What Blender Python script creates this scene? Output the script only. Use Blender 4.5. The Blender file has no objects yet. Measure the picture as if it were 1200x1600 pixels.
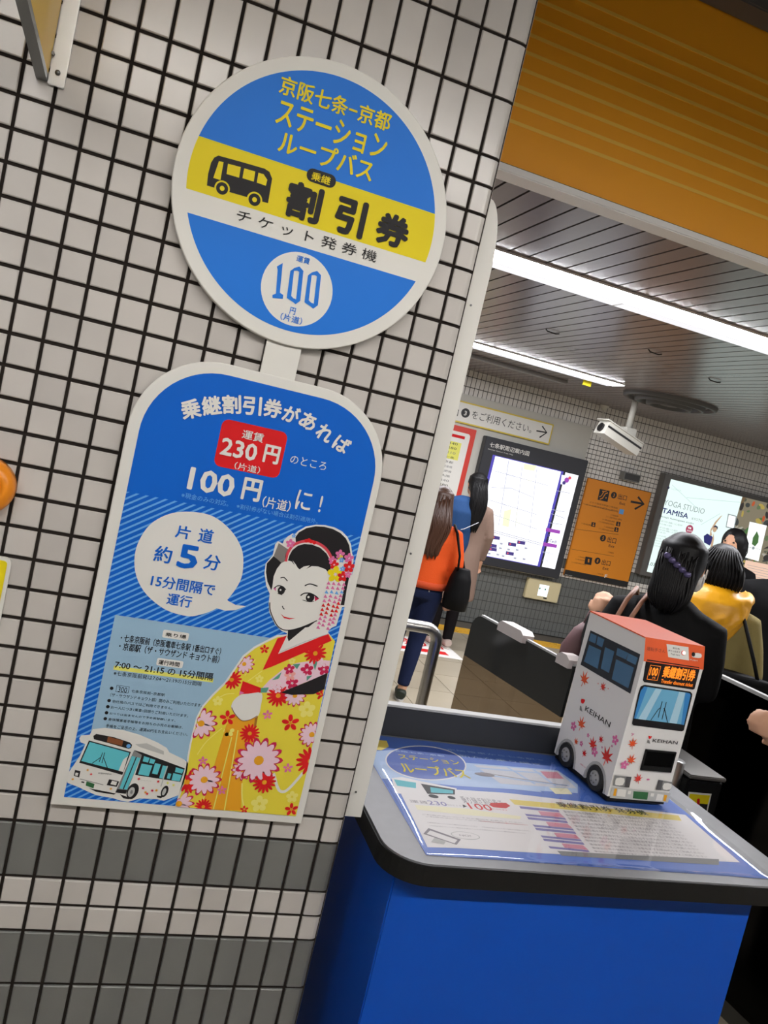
import bpy, bmesh, math, random
from mathutils import Vector, Matrix
random.seed(7)
sc = bpy.context.scene
col = sc.collection
# ------------------------------------------------------------------ camera
# solved from the 50 mm tile grid of the near wall; photo frame 1200 x 1600
H = 2.195                                   # height of the tile row that was used as zero
FPX = 1251.16
RM = ((0.9347909281931164, -0.2738177560101822, 0.22625153493711453),
      (0.19221009375728998, -0.14570178594992628, -0.9704773410177157),
      (0.29869918049044897, 0.9506812431433316, -0.08357017117239848))
CX, CY, CZ = (Vector(r) for r in RM)        # image right, image down, forward
CAM = Vector((-0.4683, -1.4167, -0.5454 + H))
cam_d = bpy.data.cameras.new('camera'); cam = bpy.data.objects.new('camera', cam_d); col.objects.link(cam)
cam_d.sensor_fit = 'VERTICAL'; cam_d.sensor_height = 32; cam_d.lens = FPX / 1600 * 32
cam_d.clip_start = 0.02; cam_d.clip_end = 60
m = Matrix.Identity(4)
for i in range(3):
    m[i][0] = CX[i]; m[i][1] = -CY[i]; m[i][2] = -CZ[i]; m[i][3] = CAM[i]
cam.matrix_world = m
sc.camera = cam
# ------------------------------------------------------------------ world and exposure
w = bpy.data.worlds.new('world'); sc.world = w; w.use_nodes = True
w.node_tree.nodes['Background'].inputs[0].default_value = (0.90, 0.95, 1.0, 1)
w.node_tree.nodes['Background'].inputs[1].default_value = 0.17
sc.view_settings.view_transform = 'Standard'; sc.view_settings.look = 'None'
sc.view_settings.gamma = 1.0; sc.view_settings.use_curve_mapping = False
sc.view_settings.exposure = 0.40
LAMP_NEAR = 76.0     # fluorescent tubes above the camera
LAMP_FAR = 46.0      # fluorescent tubes of the hall behind
# ------------------------------------------------------------------ pixel helpers
def ray(x, y): return (CX * ((x - 600) / FPX) + CY * ((y - 800) / FPX) + CZ)
def on_y(x, y, Y): d = ray(x, y); return CAM + d * ((Y - CAM.y) / d.y)
def on_z(x, y, Z): d = ray(x, y); return CAM + d * ((Z - CAM.z) / d.z)
def at_depth(x, y, d): return CAM + ray(x, y) * d
def project(p):
    d = Vector(p) - CAM
    z = d.dot(CZ)
    if z < 0.05: return (-9999, -9999)
    return (600 + FPX * d.dot(CX) / z, 800 + FPX * d.dot(CY) / z)
class Plane:
    def __init__(s, o, u, v, n):
        s.o = Vector(o); s.u = Vector(u).normalized(); s.v = Vector(v).normalized(); s.n = Vector(n).normalized()
    def uv(s, x, y):
        d = ray(x, y); t = (s.o - CAM).dot(s.n) / d.dot(s.n); q = CAM + d * t - s.o
        return (q.dot(s.u), q.dot(s.v))
    def p3(s, u, v, off=0.0): return s.o + s.u * u + s.v * v + s.n * off
def wallplane(Y): return Plane((0, Y, 0), (1, 0, 0), (0, 0, 1), (0, -1, 0))
# ------------------------------------------------------------------ materials
def lin(c):
    r = []
    for v in c[:3]:
        v /= 255.0
        r.append(v / 12.92 if v <= 0.04045 else ((v + 0.055) / 1.055) ** 2.4)
    return (*r, 1)
MATS = {}
def mat(name, c, rough=0.5, metal=0.0, spec=0.5, emit=0.0, noise=0.0, nscale=6.0, bump=0.0, bscale=80.0, rnd=0.0, coat=0.0, alpha=1.0, trans=0.0):
    if name in MATS: return MATS[name]
    ma = bpy.data.materials.new(name); ma.use_nodes = True; nt = ma.node_tree
    b = nt.nodes['Principled BSDF']; L = lin(c)
    b.inputs['Base Color'].default_value = L; b.inputs['Roughness'].default_value = rough
    b.inputs['Metallic'].default_value = metal; b.inputs['Specular IOR Level'].default_value = spec
    b.inputs['Coat Weight'].default_value = coat; b.inputs['Coat Roughness'].default_value = 0.08
    b.inputs['Alpha'].default_value = alpha; b.inputs['Transmission Weight'].default_value = trans
    if emit:
        b.inputs['Emission Color'].default_value = L; b.inputs['Emission Strength'].default_value = emit
    if noise or rnd:
        geo = nt.nodes.new('ShaderNodeNewGeometry'); n = nt.nodes.new('ShaderNodeTexNoise')
        n.inputs['Scale'].default_value = nscale; n.inputs['Detail'].default_value = 4
        nt.links.new(geo.outputs['Position'], n.inputs['Vector'])
        mr = nt.nodes.new('ShaderNodeMapRange'); mr.inputs[1].default_value = 0.25; mr.inputs[2].default_value = 0.75
        mr.inputs[3].default_value = 1 - noise; mr.inputs[4].default_value = 1 + noise
        nt.links.new(n.outputs['Fac'], mr.inputs[0])
        val = mr.outputs[0]
        if rnd:
            oi = nt.nodes.new('ShaderNodeObjectInfo'); m2 = nt.nodes.new('ShaderNodeMapRange')
            m2.inputs[3].default_value = 1 - rnd; m2.inputs[4].default_value = 1 + rnd
            nt.links.new(oi.outputs['Random'], m2.inputs[0])
            mu = nt.nodes.new('ShaderNodeMath'); mu.operation = 'MULTIPLY'
            nt.links.new(val, mu.inputs[0]); nt.links.new(m2.outputs[0], mu.inputs[1]); val = mu.outputs[0]
        mx = nt.nodes.new('ShaderNodeMix'); mx.data_type = 'RGBA'; mx.blend_type = 'MULTIPLY'; mx.inputs[0].default_value = 1
        mx.inputs[6].default_value = L; nt.links.new(val, mx.inputs[7]); nt.links.new(mx.outputs[2], b.inputs['Base Color'])
    if bump:
        tc = nt.nodes.new('ShaderNodeNewGeometry'); n = nt.nodes.new('ShaderNodeTexNoise'); n.inputs['Scale'].default_value = bscale
        n.inputs['Detail'].default_value = 3
        nt.links.new(tc.outputs['Position'], n.inputs['Vector'])
        bp = nt.nodes.new('ShaderNodeBump'); bp.inputs['Strength'].default_value = bump; bp.inputs['Distance'].default_value = 0.004
        nt.links.new(n.outputs['Fac'], bp.inputs['Height']); nt.links.new(bp.outputs[0], b.inputs['Normal'])
    MATS[name] = ma
    return ma
def emat(name, c, s):
    if name in MATS: return MATS[name]
    ma = bpy.data.materials.new(name); ma.use_nodes = True; nt = ma.node_tree
    b = nt.nodes['Principled BSDF']; b.inputs['Base Color'].default_value = (0.02, 0.02, 0.02, 1)
    b.inputs['Emission Color'].default_value = lin(c); b.inputs['Emission Strength'].default_value = s
    b.inputs['Roughness'].default_value = 0.4
    MATS[name] = ma
    return ma
def glassmat(name, c, gloss=0.12, tint=0.5, rough=0.03):
    if name in MATS: return MATS[name]
    ma = bpy.data.materials.new(name); ma.use_nodes = True; nt = ma.node_tree
    for n in list(nt.nodes): nt.nodes.remove(n)
    out = nt.nodes.new('ShaderNodeOutputMaterial'); tr = nt.nodes.new('ShaderNodeBsdfTransparent'); gl = nt.nodes.new('ShaderNodeBsdfGlossy')
    fr = nt.nodes.new('ShaderNodeFresnel'); ge = nt.nodes.new('ShaderNodeNewGeometry'); mr = nt.nodes.new('ShaderNodeMapRange')
    mr.inputs[3].default_value = 1.45; mr.inputs[4].default_value = 1 / 1.45      # a thin sheet is the same from both sides
    nt.links.new(ge.outputs['Backfacing'], mr.inputs[0]); nt.links.new(mr.outputs[0], fr.inputs[0])
    tr.inputs[0].default_value = (*[v * tint for v in lin(c)[:3]], 1); gl.inputs['Roughness'].default_value = rough
    mx = nt.nodes.new('ShaderNodeMixShader')
    ml = nt.nodes.new('ShaderNodeMath'); ml.operation = 'MULTIPLY'; ml.inputs[1].default_value = gloss
    nt.links.new(fr.outputs[0], ml.inputs[0])
    nt.links.new(ml.outputs[0], mx.inputs[0]); nt.links.new(tr.outputs[0], mx.inputs[1]); nt.links.new(gl.outputs[0], mx.inputs[2])
    nt.links.new(mx.outputs[0], out.inputs[0])
    MATS[name] = ma
    return ma
# ------------------------------------------------------------------ object helpers
WLOC = {}
def tag(o, label=None, cat=None, group=None, kind=None):
    if label: o['label'] = label
    if cat: o['category'] = cat
    if group: o['group'] = group
    if kind: o['kind'] = kind
    return o
def setparent(o, p):
    o.parent = p
    o.matrix_parent_inverse = Matrix.Translation(-WLOC.get(p.name, Vector((0, 0, 0))))
def thing(name, loc, label=None, cat=None, group=None, kind=None, parent=None):
    o = bpy.data.objects.new(name, None); col.objects.link(o); o.empty_display_size = 0.05
    o.location = loc; WLOC[o.name] = Vector(loc)
    if parent: setparent(o, parent)
    return tag(o, label, cat, group, kind)
def mesh(name, verts, faces, mats, parent=None, idx=None, smooth=False, loc=None, **tg):
    me = bpy.data.meshes.new(name); me.from_pydata([tuple(v) for v in verts], [], faces)
    for x in (mats if isinstance(mats, (list, tuple)) else [mats]): me.materials.append(x)
    if idx: me.polygons.foreach_set('material_index', idx)
    if smooth: me.polygons.foreach_set('use_smooth', [True] * len(me.polygons))
    me.update()
    o = bpy.data.objects.new(name, me); col.objects.link(o)
    if loc is not None: o.location = loc
    WLOC[o.name] = Vector(loc) if loc is not None else Vector((0, 0, 0))
    if parent: setparent(o, parent)
    return tag(o, **tg) if tg else o
def share(src, loc, parent, rot=None):
    o = src.copy(); col.objects.link(o); o.location = loc; WLOC[o.name] = Vector(loc)
    if rot: o.rotation_euler = rot
    if parent: setparent(o, parent)
    return o
class MB:
    """collects boxes, tubes, prisms into one mesh"""
    def __init__(s): s.v = []; s.f = []; s.i = []
    def add(s, vs, fs, mi=0):
        b = len(s.v); s.v += [Vector(v) for v in vs]; s.f += [tuple(b + k for k in f) for f in fs]; s.i += [mi] * len(fs); return s
    def box(s, a, b, mi=0, bev=0.0):
        x0, y0, z0 = a; x1, y1, z1 = b
        if bev <= 0:
            vs = [(x0, y0, z0), (x1, y0, z0), (x1, y1, z0), (x0, y1, z0), (x0, y0, z1), (x1, y0, z1), (x1, y1, z1), (x0, y1, z1)]
            return s.add(vs, [(0, 3, 2, 1), (4, 5, 6, 7), (0, 1, 5, 4), (1, 2, 6, 5), (2, 3, 7, 6), (3, 0, 4, 7)], mi)
        bm = bmesh.new(); bmesh.ops.create_cube(bm, size=1)
        for v in bm.verts: v.co = Vector(((x0 + x1) / 2 + v.co.x * (x1 - x0), (y0 + y1) / 2 + v.co.y * (y1 - y0), (z0 + z1) / 2 + v.co.z * (z1 - z0)))
        bmesh.ops.bevel(bm, geom=bm.edges[:], offset=bev, segments=2, affect='EDGES')
        bm.verts.index_update()
        s.add([v.co.copy() for v in bm.verts], [[v.index for v in f.verts] for f in bm.faces], mi); bm.free(); return s
    def tube(s, pts, r, seg=10, mi=0, cap=True):
        pts = [Vector(p) for p in pts]; rs = r if isinstance(r, (list, tuple)) else [r] * len(pts)
        rings = []; ref = None
        for k, p in enumerate(pts):
            t = (pts[min(k + 1, len(pts) - 1)] - pts[max(k - 1, 0)]).normalized()
            if ref is None: ref = Vector((0, 0, 1)) if abs(t.z) < 0.9 else Vector((1, 0, 0))
            a = t.cross(ref).normalized(); b = a.cross(t).normalized(); ref = b
            rings.append([p + (a * math.cos(2 * math.pi * q / seg) + b * math.sin(2 * math.pi * q / seg)) * rs[k] for q in range(seg)])
        return s.rings(rings, mi, cap)
    def rings(s, rings, mi=0, cap=True):
        seg = len(rings[0]); vs = [v for r in rings for v in r]; fs = []
        for k in range(len(rings) - 1):
            for q in range(seg):
                q2 = (q + 1) % seg; fs.append((k * seg + q, k * seg + q2, (k + 1) * seg + q2, (k + 1) * seg + q))
        if cap:
            fs.append(tuple(range(seg))[::-1]); fs.append(tuple((len(rings) - 1) * seg + q for q in range(seg)))
        return s.add(vs, fs, mi)
    def prism(s, pts, d, mi=0):
        """closed 3D polygon pts extruded along vector d"""
        pts = [Vector(p) for p in pts]; d = Vector(d); n = len(pts)
        vs = pts + [p + d for p in pts]
        fs = [tuple(range(n)), tuple(range(2 * n - 1, n - 1, -1))] + [(q, q + n, (q + 1) % n + n, (q + 1) % n) for q in range(n)]
        return s.add(vs, fs, mi)
    def ball(s, c, r, seg=12, rg=8, mi=0):
        c = Vector(c); r = Vector(r) if not isinstance(r, (int, float)) else Vector((r, r, r))
        rings = []
        for k in range(1, rg):
            th = math.pi * k / rg
            rings.append([c + Vector((r.x * math.sin(th) * math.cos(2 * math.pi * q / seg), r.y * math.sin(th) * math.sin(2 * math.pi * q / seg), -r.z * math.cos(th))) for q in range(seg)])
        return s.rings(rings, mi, True)
    def build(s, name, mats, parent=None, smooth=False, **tg):
        o = mesh(name, s.v, s.f, mats, parent, s.i, smooth, **tg)
        bm = bmesh.new(); bm.from_mesh(o.data); bmesh.ops.recalc_face_normals(bm, faces=bm.faces[:]); bm.to_mesh(o.data); bm.free()
        return o
# ------------------------------------------------------------------ flat print: polygons and lettering on a plane
TEXTS = {}
def text_shape(s, bold=0.0):
    k = (s, bold)
    if k in TEXTS: return TEXTS[k]
    cu = bpy.data.curves.new('lettering', 'FONT'); cu.body = s; cu.resolution_u = 2; cu.offset = bold
    o = bpy.data.objects.new('lettering', cu); me = o.to_mesh()
    vs = [(v.co.x, v.co.y) for v in me.vertices]; fs = [tuple(p.vertices) for p in me.polygons]
    o.to_mesh_clear(); bpy.data.objects.remove(o); bpy.data.curves.remove(cu)
    if not vs: vs = [(0, 0), (1, 0), (1, 1)]; fs = [(0, 1, 2)]
    x0 = min(v[0] for v in vs); x1 = max(v[0] for v in vs); y0 = min(v[1] for v in vs); y1 = max(v[1] for v in vs)
    TEXTS[k] = ([((x - x0) / max(x1 - x0, 1e-6), (y - y0) / max(y1 - y0, 1e-6)) for x, y in vs], fs, (x1 - x0) / max(y1 - y0, 1e-6))
    return TEXTS[k]
def catmull(pts, closed=True, n=5):
    out = []; N = len(pts)
    rng = range(N) if closed else range(N - 1)
    for i in rng:
        if closed: p0, p1, p2, p3 = (pts[(i + k) % N] for k in (-1, 0, 1, 2))
        else: p0, p1, p2, p3 = pts[max(i - 1, 0)], pts[i], pts[i + 1], pts[min(i + 2, N - 1)]
        for q in range(n):
            t = q / n
            out.append(tuple(0.5 * (2 * p1[c] + (p2[c] - p0[c]) * t + (2 * p0[c] - 5 * p1[c] + 4 * p2[c] - p3[c]) * t * t + (3 * p1[c] - p0[c] - 3 * p2[c] + p3[c]) * t ** 3) for c in (0, 1)))
    if not closed: out.append(tuple(pts[-1]))
    return out
def clip_rect(pts, r):
    for ax, lim, sg in ((0, r[0], 1), (0, r[1], -1), (1, r[2], 1), (1, r[3], -1)):
        if not pts: return pts
        o = []
        for i in range(len(pts)):
            a, b = pts[i - 1], pts[i]; da = (a[ax] - lim) * sg; db = (b[ax] - lim) * sg
            if (da >= 0) != (db >= 0):
                t = da / (da - db); o.append((a[0] + (b[0] - a[0]) * t, a[1] + (b[1] - a[1]) * t))
            if db >= 0: o.append(b)
        pts = o
    return pts
class Art:
    STEP = 0.00022
    def __init__(s, plane, crop=(0, 0, 1), base=0.0003):
        s.pl = plane; s.cr = crop; s.base = base; s.v = []; s.f = []; s.i = []; s.m = []; s.clip = None; s.mask = None
    def crop(s, *c): s.cr = c; return s
    def px(s, p): return (s.cr[0] + p[0] / s.cr[2], s.cr[1] + p[1] / s.cr[2])
    def uv(s, p): return s.pl.uv(*s.px(p))
    def scale(s, p):
        a = s.uv(p); b = s.uv((p[0] + 1, p[1])); c = s.uv((p[0], p[1] + 1))
        return (math.hypot(a[0] - b[0], a[1] - b[1]) + math.hypot(a[0] - c[0], a[1] - c[1])) / 2
    def mi(s, m):
        if m not in s.m: s.m.append(m)
        return s.m.index(m)
    def upoly(s, uvs, m, layer=0):
        if s.clip: uvs = clip_rect(uvs, s.clip)
        if len(uvs) < 3: return s
        b = len(s.v); off = s.base + layer * s.STEP + (len(s.f) % 6) * s.STEP * .13
        ar = sum(uvs[i - 1][0] * uvs[i][1] - uvs[i][0] * uvs[i - 1][1] for i in range(len(uvs)))
        if ar < 0: uvs = uvs[::-1]
        s.v += [s.pl.p3(u, v, off) for u, v in uvs]; s.f.append(tuple(range(b, b + len(uvs)))); s.i.append(s.mi(m)); return s
    def poly(s, pts, m, layer=0, smooth=0):
        if smooth: pts = catmull(pts, True, smooth)
        return s.upoly([s.uv(p) for p in pts], m, layer)
    def urect(s, u0, v0, u1, v1, m, layer=0, r=0.0, seg=5):
        if r <= 0: return s.upoly([(u0, v0), (u1, v0), (u1, v1), (u0, v1)], m, layer)
        pts = []
        for cx, cy, a in ((u1 - r, v0 + r, -90), (u1 - r, v1 - r, 0), (u0 + r, v1 - r, 90), (u0 + r, v0 + r, 180)):
            for q in range(seg + 1):
                t = math.radians(a + 90 * q / seg); pts.append((cx + r * math.cos(t), cy + r * math.sin(t)))
        return s.upoly(pts, m, layer)
    def rect(s, bl, tr, m, layer=0, r=0.0):
        a = s.uv(bl); b = s.uv(tr); return s.urect(min(a[0], b[0]), min(a[1], b[1]), max(a[0], b[0]), max(a[1], b[1]), m, layer, r)
    def disc(s, c, r, m, layer=0, ry=None, seg=24, rot=0.0):
        k = s.scale(c); u, v = s.uv(c); ry = ry or r
        return s.udisc(u, v, r * k, m, layer, ry * k, seg, rot)
    def udisc(s, u, v, r, m, layer=0, ry=None, seg=24, rot=0.0):
        ry = ry or r; ca, sa = math.cos(rot), math.sin(rot); P = []
        for q in range(seg):
            x = r * math.cos(2 * math.pi * q / seg); y = ry * math.sin(2 * math.pi * q / seg); P.append((u + x * ca - y * sa, v + x * sa + y * ca))
        return s.upoly(P, m, layer)
    def stroke(s, pts, wd, m, layer=0, smooth=0, closed=False):
        if smooth: pts = catmull(pts, closed, smooth)
        k = s.scale(pts[0]); P = [s.uv(p) for p in pts]; hw = wd * k / 2
        return s.ustroke(P, hw, m, layer)
    def ustroke(s, P, hw, m, layer=0):
        L = []; Rr = []
        for i, p in enumerate(P):
            a = P[max(i - 1, 0)]; b = P[min(i + 1, len(P) - 1)]; dx, dy = b[0] - a[0], b[1] - a[1]; l = math.hypot(dx, dy) or 1
            L.append((p[0] - dy / l * hw, p[1] + dx / l * hw)); Rr.append((p[0] + dy / l * hw, p[1] - dx / l * hw))
        for i in range(len(P) - 1): s.upoly([L[i], L[i + 1], Rr[i + 1], Rr[i]], m, layer)
        return s
    def utext(s, t, u0, v0, u1, v1, m, layer=0, bold=0.0, rot=0.0, slant=0.0):
        vs, fs, asp = text_shape(t); off = s.base + layer * s.STEP; mi = s.mi(m)
        cu, cv = (u0 + u1) / 2, (v0 + v1) / 2; ca, sa = math.cos(rot), math.sin(rot)
        bw_ = bold * abs(v1 - v0) * 1.1; sh = [(0, 0)]
        if bold >= .025: sh += [(bw_ * math.cos(k * math.pi / 4), bw_ * math.sin(k * math.pi / 4)) for k in range(8)]
        elif bold > .006: sh += [(bw_, 0), (-bw_, 0), (0, bw_ * .7), (0, -bw_ * .7)]
        a0, b0, a1, b1 = u0 + bw_, v0 + bw_, u1 - bw_, v1 - bw_
        for ks, (sx, sy) in enumerate(sh):
            b = len(s.v); off = s.base + layer * s.STEP + ks * .00003
            for x, y in vs:
                x = a0 + x * (a1 - a0) - cu; y = b0 + y * (b1 - b0) - cv; x += slant * y + sx; y += sy
                s.v.append(s.pl.p3(cu + x * ca - y * sa, cv + x * sa + y * ca, off))
            s.f += [tuple(b + k for k in f) for f in fs]; s.i += [mi] * len(fs)
        return s
    def text(s, t, bl, tr, m, layer=0, bold=0.0, slant=0.0):
        a = s.uv(bl); b = s.uv(tr); return s.utext(t, a[0], a[1], b[0], b[1], m, layer, bold, 0.0, slant)
    def inside(s, u, v):
        if not s.mask: return True
        c = False; P = s.mask
        for i in range(len(P)):
            (x0, y0), (x1, y1) = P[i - 1], P[i]
            if (y0 > v) != (y1 > v) and u < (x1 - x0) * (v - y0) / (y1 - y0) + x0: c = not c
        return c
    def flower(s, c, r, n, m, mc, layer=0, tip=None, pw=0.5, rot=0.3, cr=0.22):
        k = s.scale(c); u, v = s.uv(c); R0 = r * k
        for q in range(n):
            a = rot + 2 * math.pi * q / n; R = R0; ca, sa = math.cos(a), math.sin(a)
            while R > R0 * .3 and not (s.inside(u + ca * R, v + sa * R) and s.inside(u + ca * R * .6, v + sa * R * .6)): R -= R0 * .08
            if R <= R0 * .3: continue
            w_ = R0 * .38 * pw
            if tip: s.udisc(u + ca * R * .62, v + sa * R * .62, R * .38, tip, layer, w_, 10, a)
            s.udisc(u + ca * R * (.5 if tip else .58), v + sa * R * (.5 if tip else .58), R * (.36 if tip else .42), m, layer + (1 if tip else 0), w_ * (.92 if tip else 1.08), 10, a)
        if s.inside(u, v): s.udisc(u, v, R0 * cr, mc, layer + 2, seg=12)
        return s
    def leaf(s, c, r, m, layer=0, rot=0.0):
        """maple leaf: seven pointed lobes on a stalk"""
        k = s.scale(c); u, v = s.uv(c); R = r * k; P = []
        for dg, l in ((180, .12), (150, .25), (125, .55), (105, .30), (82, .85), (62, .36), (40, .95), (20, .40), (0, 1.05), (-20, .40), (-40, .95), (-62, .36), (-82, .85), (-105, .30), (-125, .55), (-150, .25)):
            a = rot + math.pi / 2 + math.radians(dg); P.append((u + math.cos(a) * R * l, v + math.sin(a) * R * l))
        s.upoly(P, m, layer)
        return s.ustroke([(u, v), (u - math.cos(rot + math.pi / 2) * R * .7, v - math.sin(rot + math.pi / 2) * R * .7)], R * .04, m, layer)
    def build(s, name, parent=None, **tg): return mesh(name, s.v, s.f, s.m, parent, s.i, **tg)
# ================================================================== STRUCTURE
PU, PV = 0.05, 0.051                       # tile pitch
TW, TH = 0.0442, 0.0448
M_tile = mat('cream_tile', (194, 189, 184), rough=0.24, spec=0.5, noise=0.10, nscale=5, rnd=0.07)
M_gtile = mat('grey_tile', (104, 105, 102), rough=0.42, spec=0.4, noise=0.05, nscale=7, rnd=0.03)
M_grout = mat('dark_grout', (38, 33, 30), rough=0.9, spec=0.1)
M_white = mat('white_board', (222, 220, 214), rough=0.45, spec=0.3)
M_steel = mat('brushed_steel', (190, 190, 188), rough=0.32, metal=1.0)
M_dsteel = mat('dull_steel', (120, 121, 120), rough=0.4, metal=0.9)
M_black = mat('black_plastic', (20, 20, 20), rough=0.55, spec=.2)
M_dark = mat('dark_panel', (34, 36, 40), rough=0.55)
M_grey = mat('grey_paint', (132, 132, 132), rough=0.5)
M_lgrey = mat('light_grey_paint', (176, 176, 174), rough=0.45)
CIRC = (-0.2706, H - 0.183, 0.2367); PX0, PX1, PZ0, PZ1 = -0.4972, -0.0472, H - 1.2828, H - 0.475
def tile_geo(w, h, th=0.0065, c=0.0016):
    a, b = w / 2, h / 2
    v = [(-a, th, -b), (a, th, -b), (a, th, b), (-a, th, b), (-a, c, -b), (a, c, -b), (a, c, b), (-a, c, b), (-a + c, 0, -b + c), (a - c, 0, -b + c), (a - c, 0, b - c), (-a + c, 0, b - c)]
    f = [(8, 9, 10, 11)]
    for q in range(4):
        r = (q + 1) % 4; f.append((4 + q, 4 + r, 8 + r, 8 + q)); f.append((q, r, 4 + r, 4 + q))
    return v, f
ROWS = []                                   # (top, bottom, grey) in rows below the zero row
r = -12
while r < 0: ROWS.append((r, r + 2, False)); r += 2
ROWS += [(k, k + 1, False) for k in range(26)] + [(26, 28, True), (28, 29, False), (29, 30, False)]
r = 30
while r < 43: ROWS.append((r, r + 2, True)); r += 2
# ---- near tiled wall (a broad pillar) with its corner on the right
WX0, WX1 = -2.0, 0.046
wall = thing('wall_left', (-0.9, 0.45, 0), kind='structure')
tag(wall, 'cream tiled pillar wall with dark joints and two grey tile bands near its foot', 'wall')
MB().box((WX0, 0.0045, 0), (WX1 - 0.005, 0.9, 3.05)).build('grout_bed', M_grout, wall)
cand = []; rest = MB()
for (ra, rb, g) in ROWS:
    z1 = H - ra * PV; z0 = H - rb * PV
    if z1 <= 0.02: continue
    z0 = max(z0, 0.0)
    for i in range(0, 40):
        cx = -PU * i - PU / 2; cz = (z0 + z1) / 2
        w, h = TW, (z1 - z0) - (PV - TH)
        if cx - w / 2 < WX0: continue
        x, y = project((cx, 0, cz)); vis = -25 < x < 1225 and -25 < y < 1625
        hid = math.hypot(cx - CIRC[0], cz - CIRC[1]) < CIRC[2] - 0.04 or (PX0 + 0.015 < cx < PX1 - 0.015 and PZ0 + 0.02 < cz < PZ1 - 0.06)
        ax, ay = project((cx - w / 2, 0, cz - h / 2)); bx, by = project((cx + w / 2, 0, cz + h / 2))
        # part of the tile inside the frame
        ww = max(0, min(1200, max(ax, bx)) - max(0, min(ax, bx))); hh = max(0, min(1600, max(ay, by)) - max(0, min(ay, by)))
        if math.hypot(cx - CIRC[0], cz - CIRC[1]) < CIRC[2]: ww *= .5
        if PX0 < cx < PX1 and PZ0 < cz < PZ1 - 0.06: ww *= .4
        cand.append(((ww * hh) if vis and not hid else 0, cx, cz, w, h, g))
cand.sort(key=lambda t: -t[0])
protos = {}
for k, (ar, cx, cz, w, h, g) in enumerate(cand):
    key = (round(w, 4), round(h, 4), g)
    if k < 300 and ar > 0:
        rot = (random.gauss(0, .0035), 0, random.gauss(0, .0035))
        if key not in protos:
            v, f = tile_geo(w, h); protos[key] = mesh('tile', v, f, M_gtile if g else M_tile, wall, loc=(cx, 0, cz)); protos[key].rotation_euler = rot
        else: share(protos[key], (cx, 0, cz), wall, rot)
    else:
        v, f = tile_geo(w, h); rest.add([Vector(q) + Vector((cx, 0, cz)) for q in v], f, 1 if g else 0)
o = rest.build('further_tiles', [M_tile, M_gtile], wall); o['kind'] = 'stuff'
# bullnose corner tiles
def corner_geo(h):
    prof = [(0.0032, 0.0065), (0.0032, 0.0012), (0.0045, 0)]
    for q in range(0, 7):
        a = math.radians(90 * q / 6); prof.append((0.027 + 0.019 * math.sin(a), 0.019 - 0.019 * math.cos(a)))
    prof += [(0.046, 0.044), (0.040, 0.046)]
    n = len(prof); v = [(x, y, -h / 2) for x, y in prof] + [(x, y, h / 2) for x, y in prof]
    f = [(q, q + 1, q + 1 + n, q + n) for q in range(n - 1)] + [tuple(range(n))[::-1], tuple(range(n, 2 * n))]
    return v, f
cprot = {}
for (ra, rb, g) in ROWS:
    z1 = H - ra * PV; z0 = max(H - rb * PV, 0)
    if z1 <= 0.02: continue
    h = (z1 - z0) - (PV - TH); key = (round(h, 4), g); loc = (0, 0, (z0 + z1) / 2)
    if key not in cprot:
        v, f = corner_geo(h); cprot[key] = mesh('corner_tile', v, f, M_gtile if g else M_tile, wall, loc=loc)
    else: share(cprot[key], loc, wall)
side = MB()
for (ra, rb, g) in ROWS:
    z1 = H - ra * PV; z0 = max(H - rb * PV, 0)
    if z1 <= 0.02: continue
    for i in range(17):
        v, f = tile_geo(TW, (z1 - z0) - (PV - TH)); cy = 0.0725 + PU * i
        side.add([(WX1 - 0.0 - q[1], cy + q[0], (z0 + z1) / 2 + q[2]) for q in v], f, 1 if g else 0)
o = side.build('return_tiles', [M_tile, M_gtile], wall); o['kind'] = 'stuff'
# ---- floor
M_floor = mat('beige_floor_tile', (158, 148, 128), rough=0.38, noise=0.10, nscale=3, rnd=0.05)
floor = thing('floor', (2.5, 2.0, 0), kind='structure'); tag(floor, 'beige tiled concourse floor with thin dark joints', 'floor')
MB().box((-4, -7, -0.06), (9, 6.4, -0.008)).build('floor_bed', mat('floor_joint', (84, 78, 68), rough=.8), floor)
FT = 0.42; proto = None; far_t = MB()
for i in range(-10, 22):
    for j in range(-17, 15):
        cx, cy = 0.3 + FT * (i + .5), 0.0 + FT * (j + .5)
        if cx > 9 or cy + FT / 2 > 6.28: continue
        a = FT / 2 - 0.0022
        v = [(-a, -a, -.008), (a, -a, -.008), (a, a, -.008), (-a, a, -.008), (-a, -a, 0), (a, -a, 0), (a, a, 0), (-a, a, 0)]
        f = [(4, 5, 6, 7), (0, 1, 5, 4), (1, 2, 6, 5), (2, 3, 7, 6), (3, 0, 4, 7)]
        x, y = project((cx, cy, 0))
        if 500 < x < 1350 and 850 < y < 1750 and 0.3 < cy:
            if proto is None: proto = mesh('floor_tile', v, f, M_floor, floor, loc=(cx, cy, 0))
            else: share(proto, (cx, cy, 0), floor)
        else: far_t.add([(q[0] + cx, q[1] + cy, q[2]) for q in v], f)
o = far_t.build('further_floor_tiles', M_floor, floor); o['kind'] = 'stuff'
# yellow tactile paving along the back wall
M_yel = mat('tactile_yellow', (206, 160, 48), rough=0.6)
tp = thing('tactile_strip', (4, 5.83, 0), 'yellow tactile paving strip on the floor along the back wall', 'tactile paving')
proto = None
for i in range(16):
    cx = 1.6 + 0.3 * (i + .5); b = MB().box((-.147, -.115, 0), (.147, .115, .004), bev=0)
    if proto is None:
        for k in range(4): b.box((-.13, -.09 + .054 * k, .004), (.13, -.07 + .054 * k, .009))
        proto = b.build('tactile_tile', M_yel, tp); proto.location = (cx, 5.83, 0); WLOC[proto.name] = Vector((cx, 5.83, 0))
    else: share(proto, (cx, 5.83, 0), tp)
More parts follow.
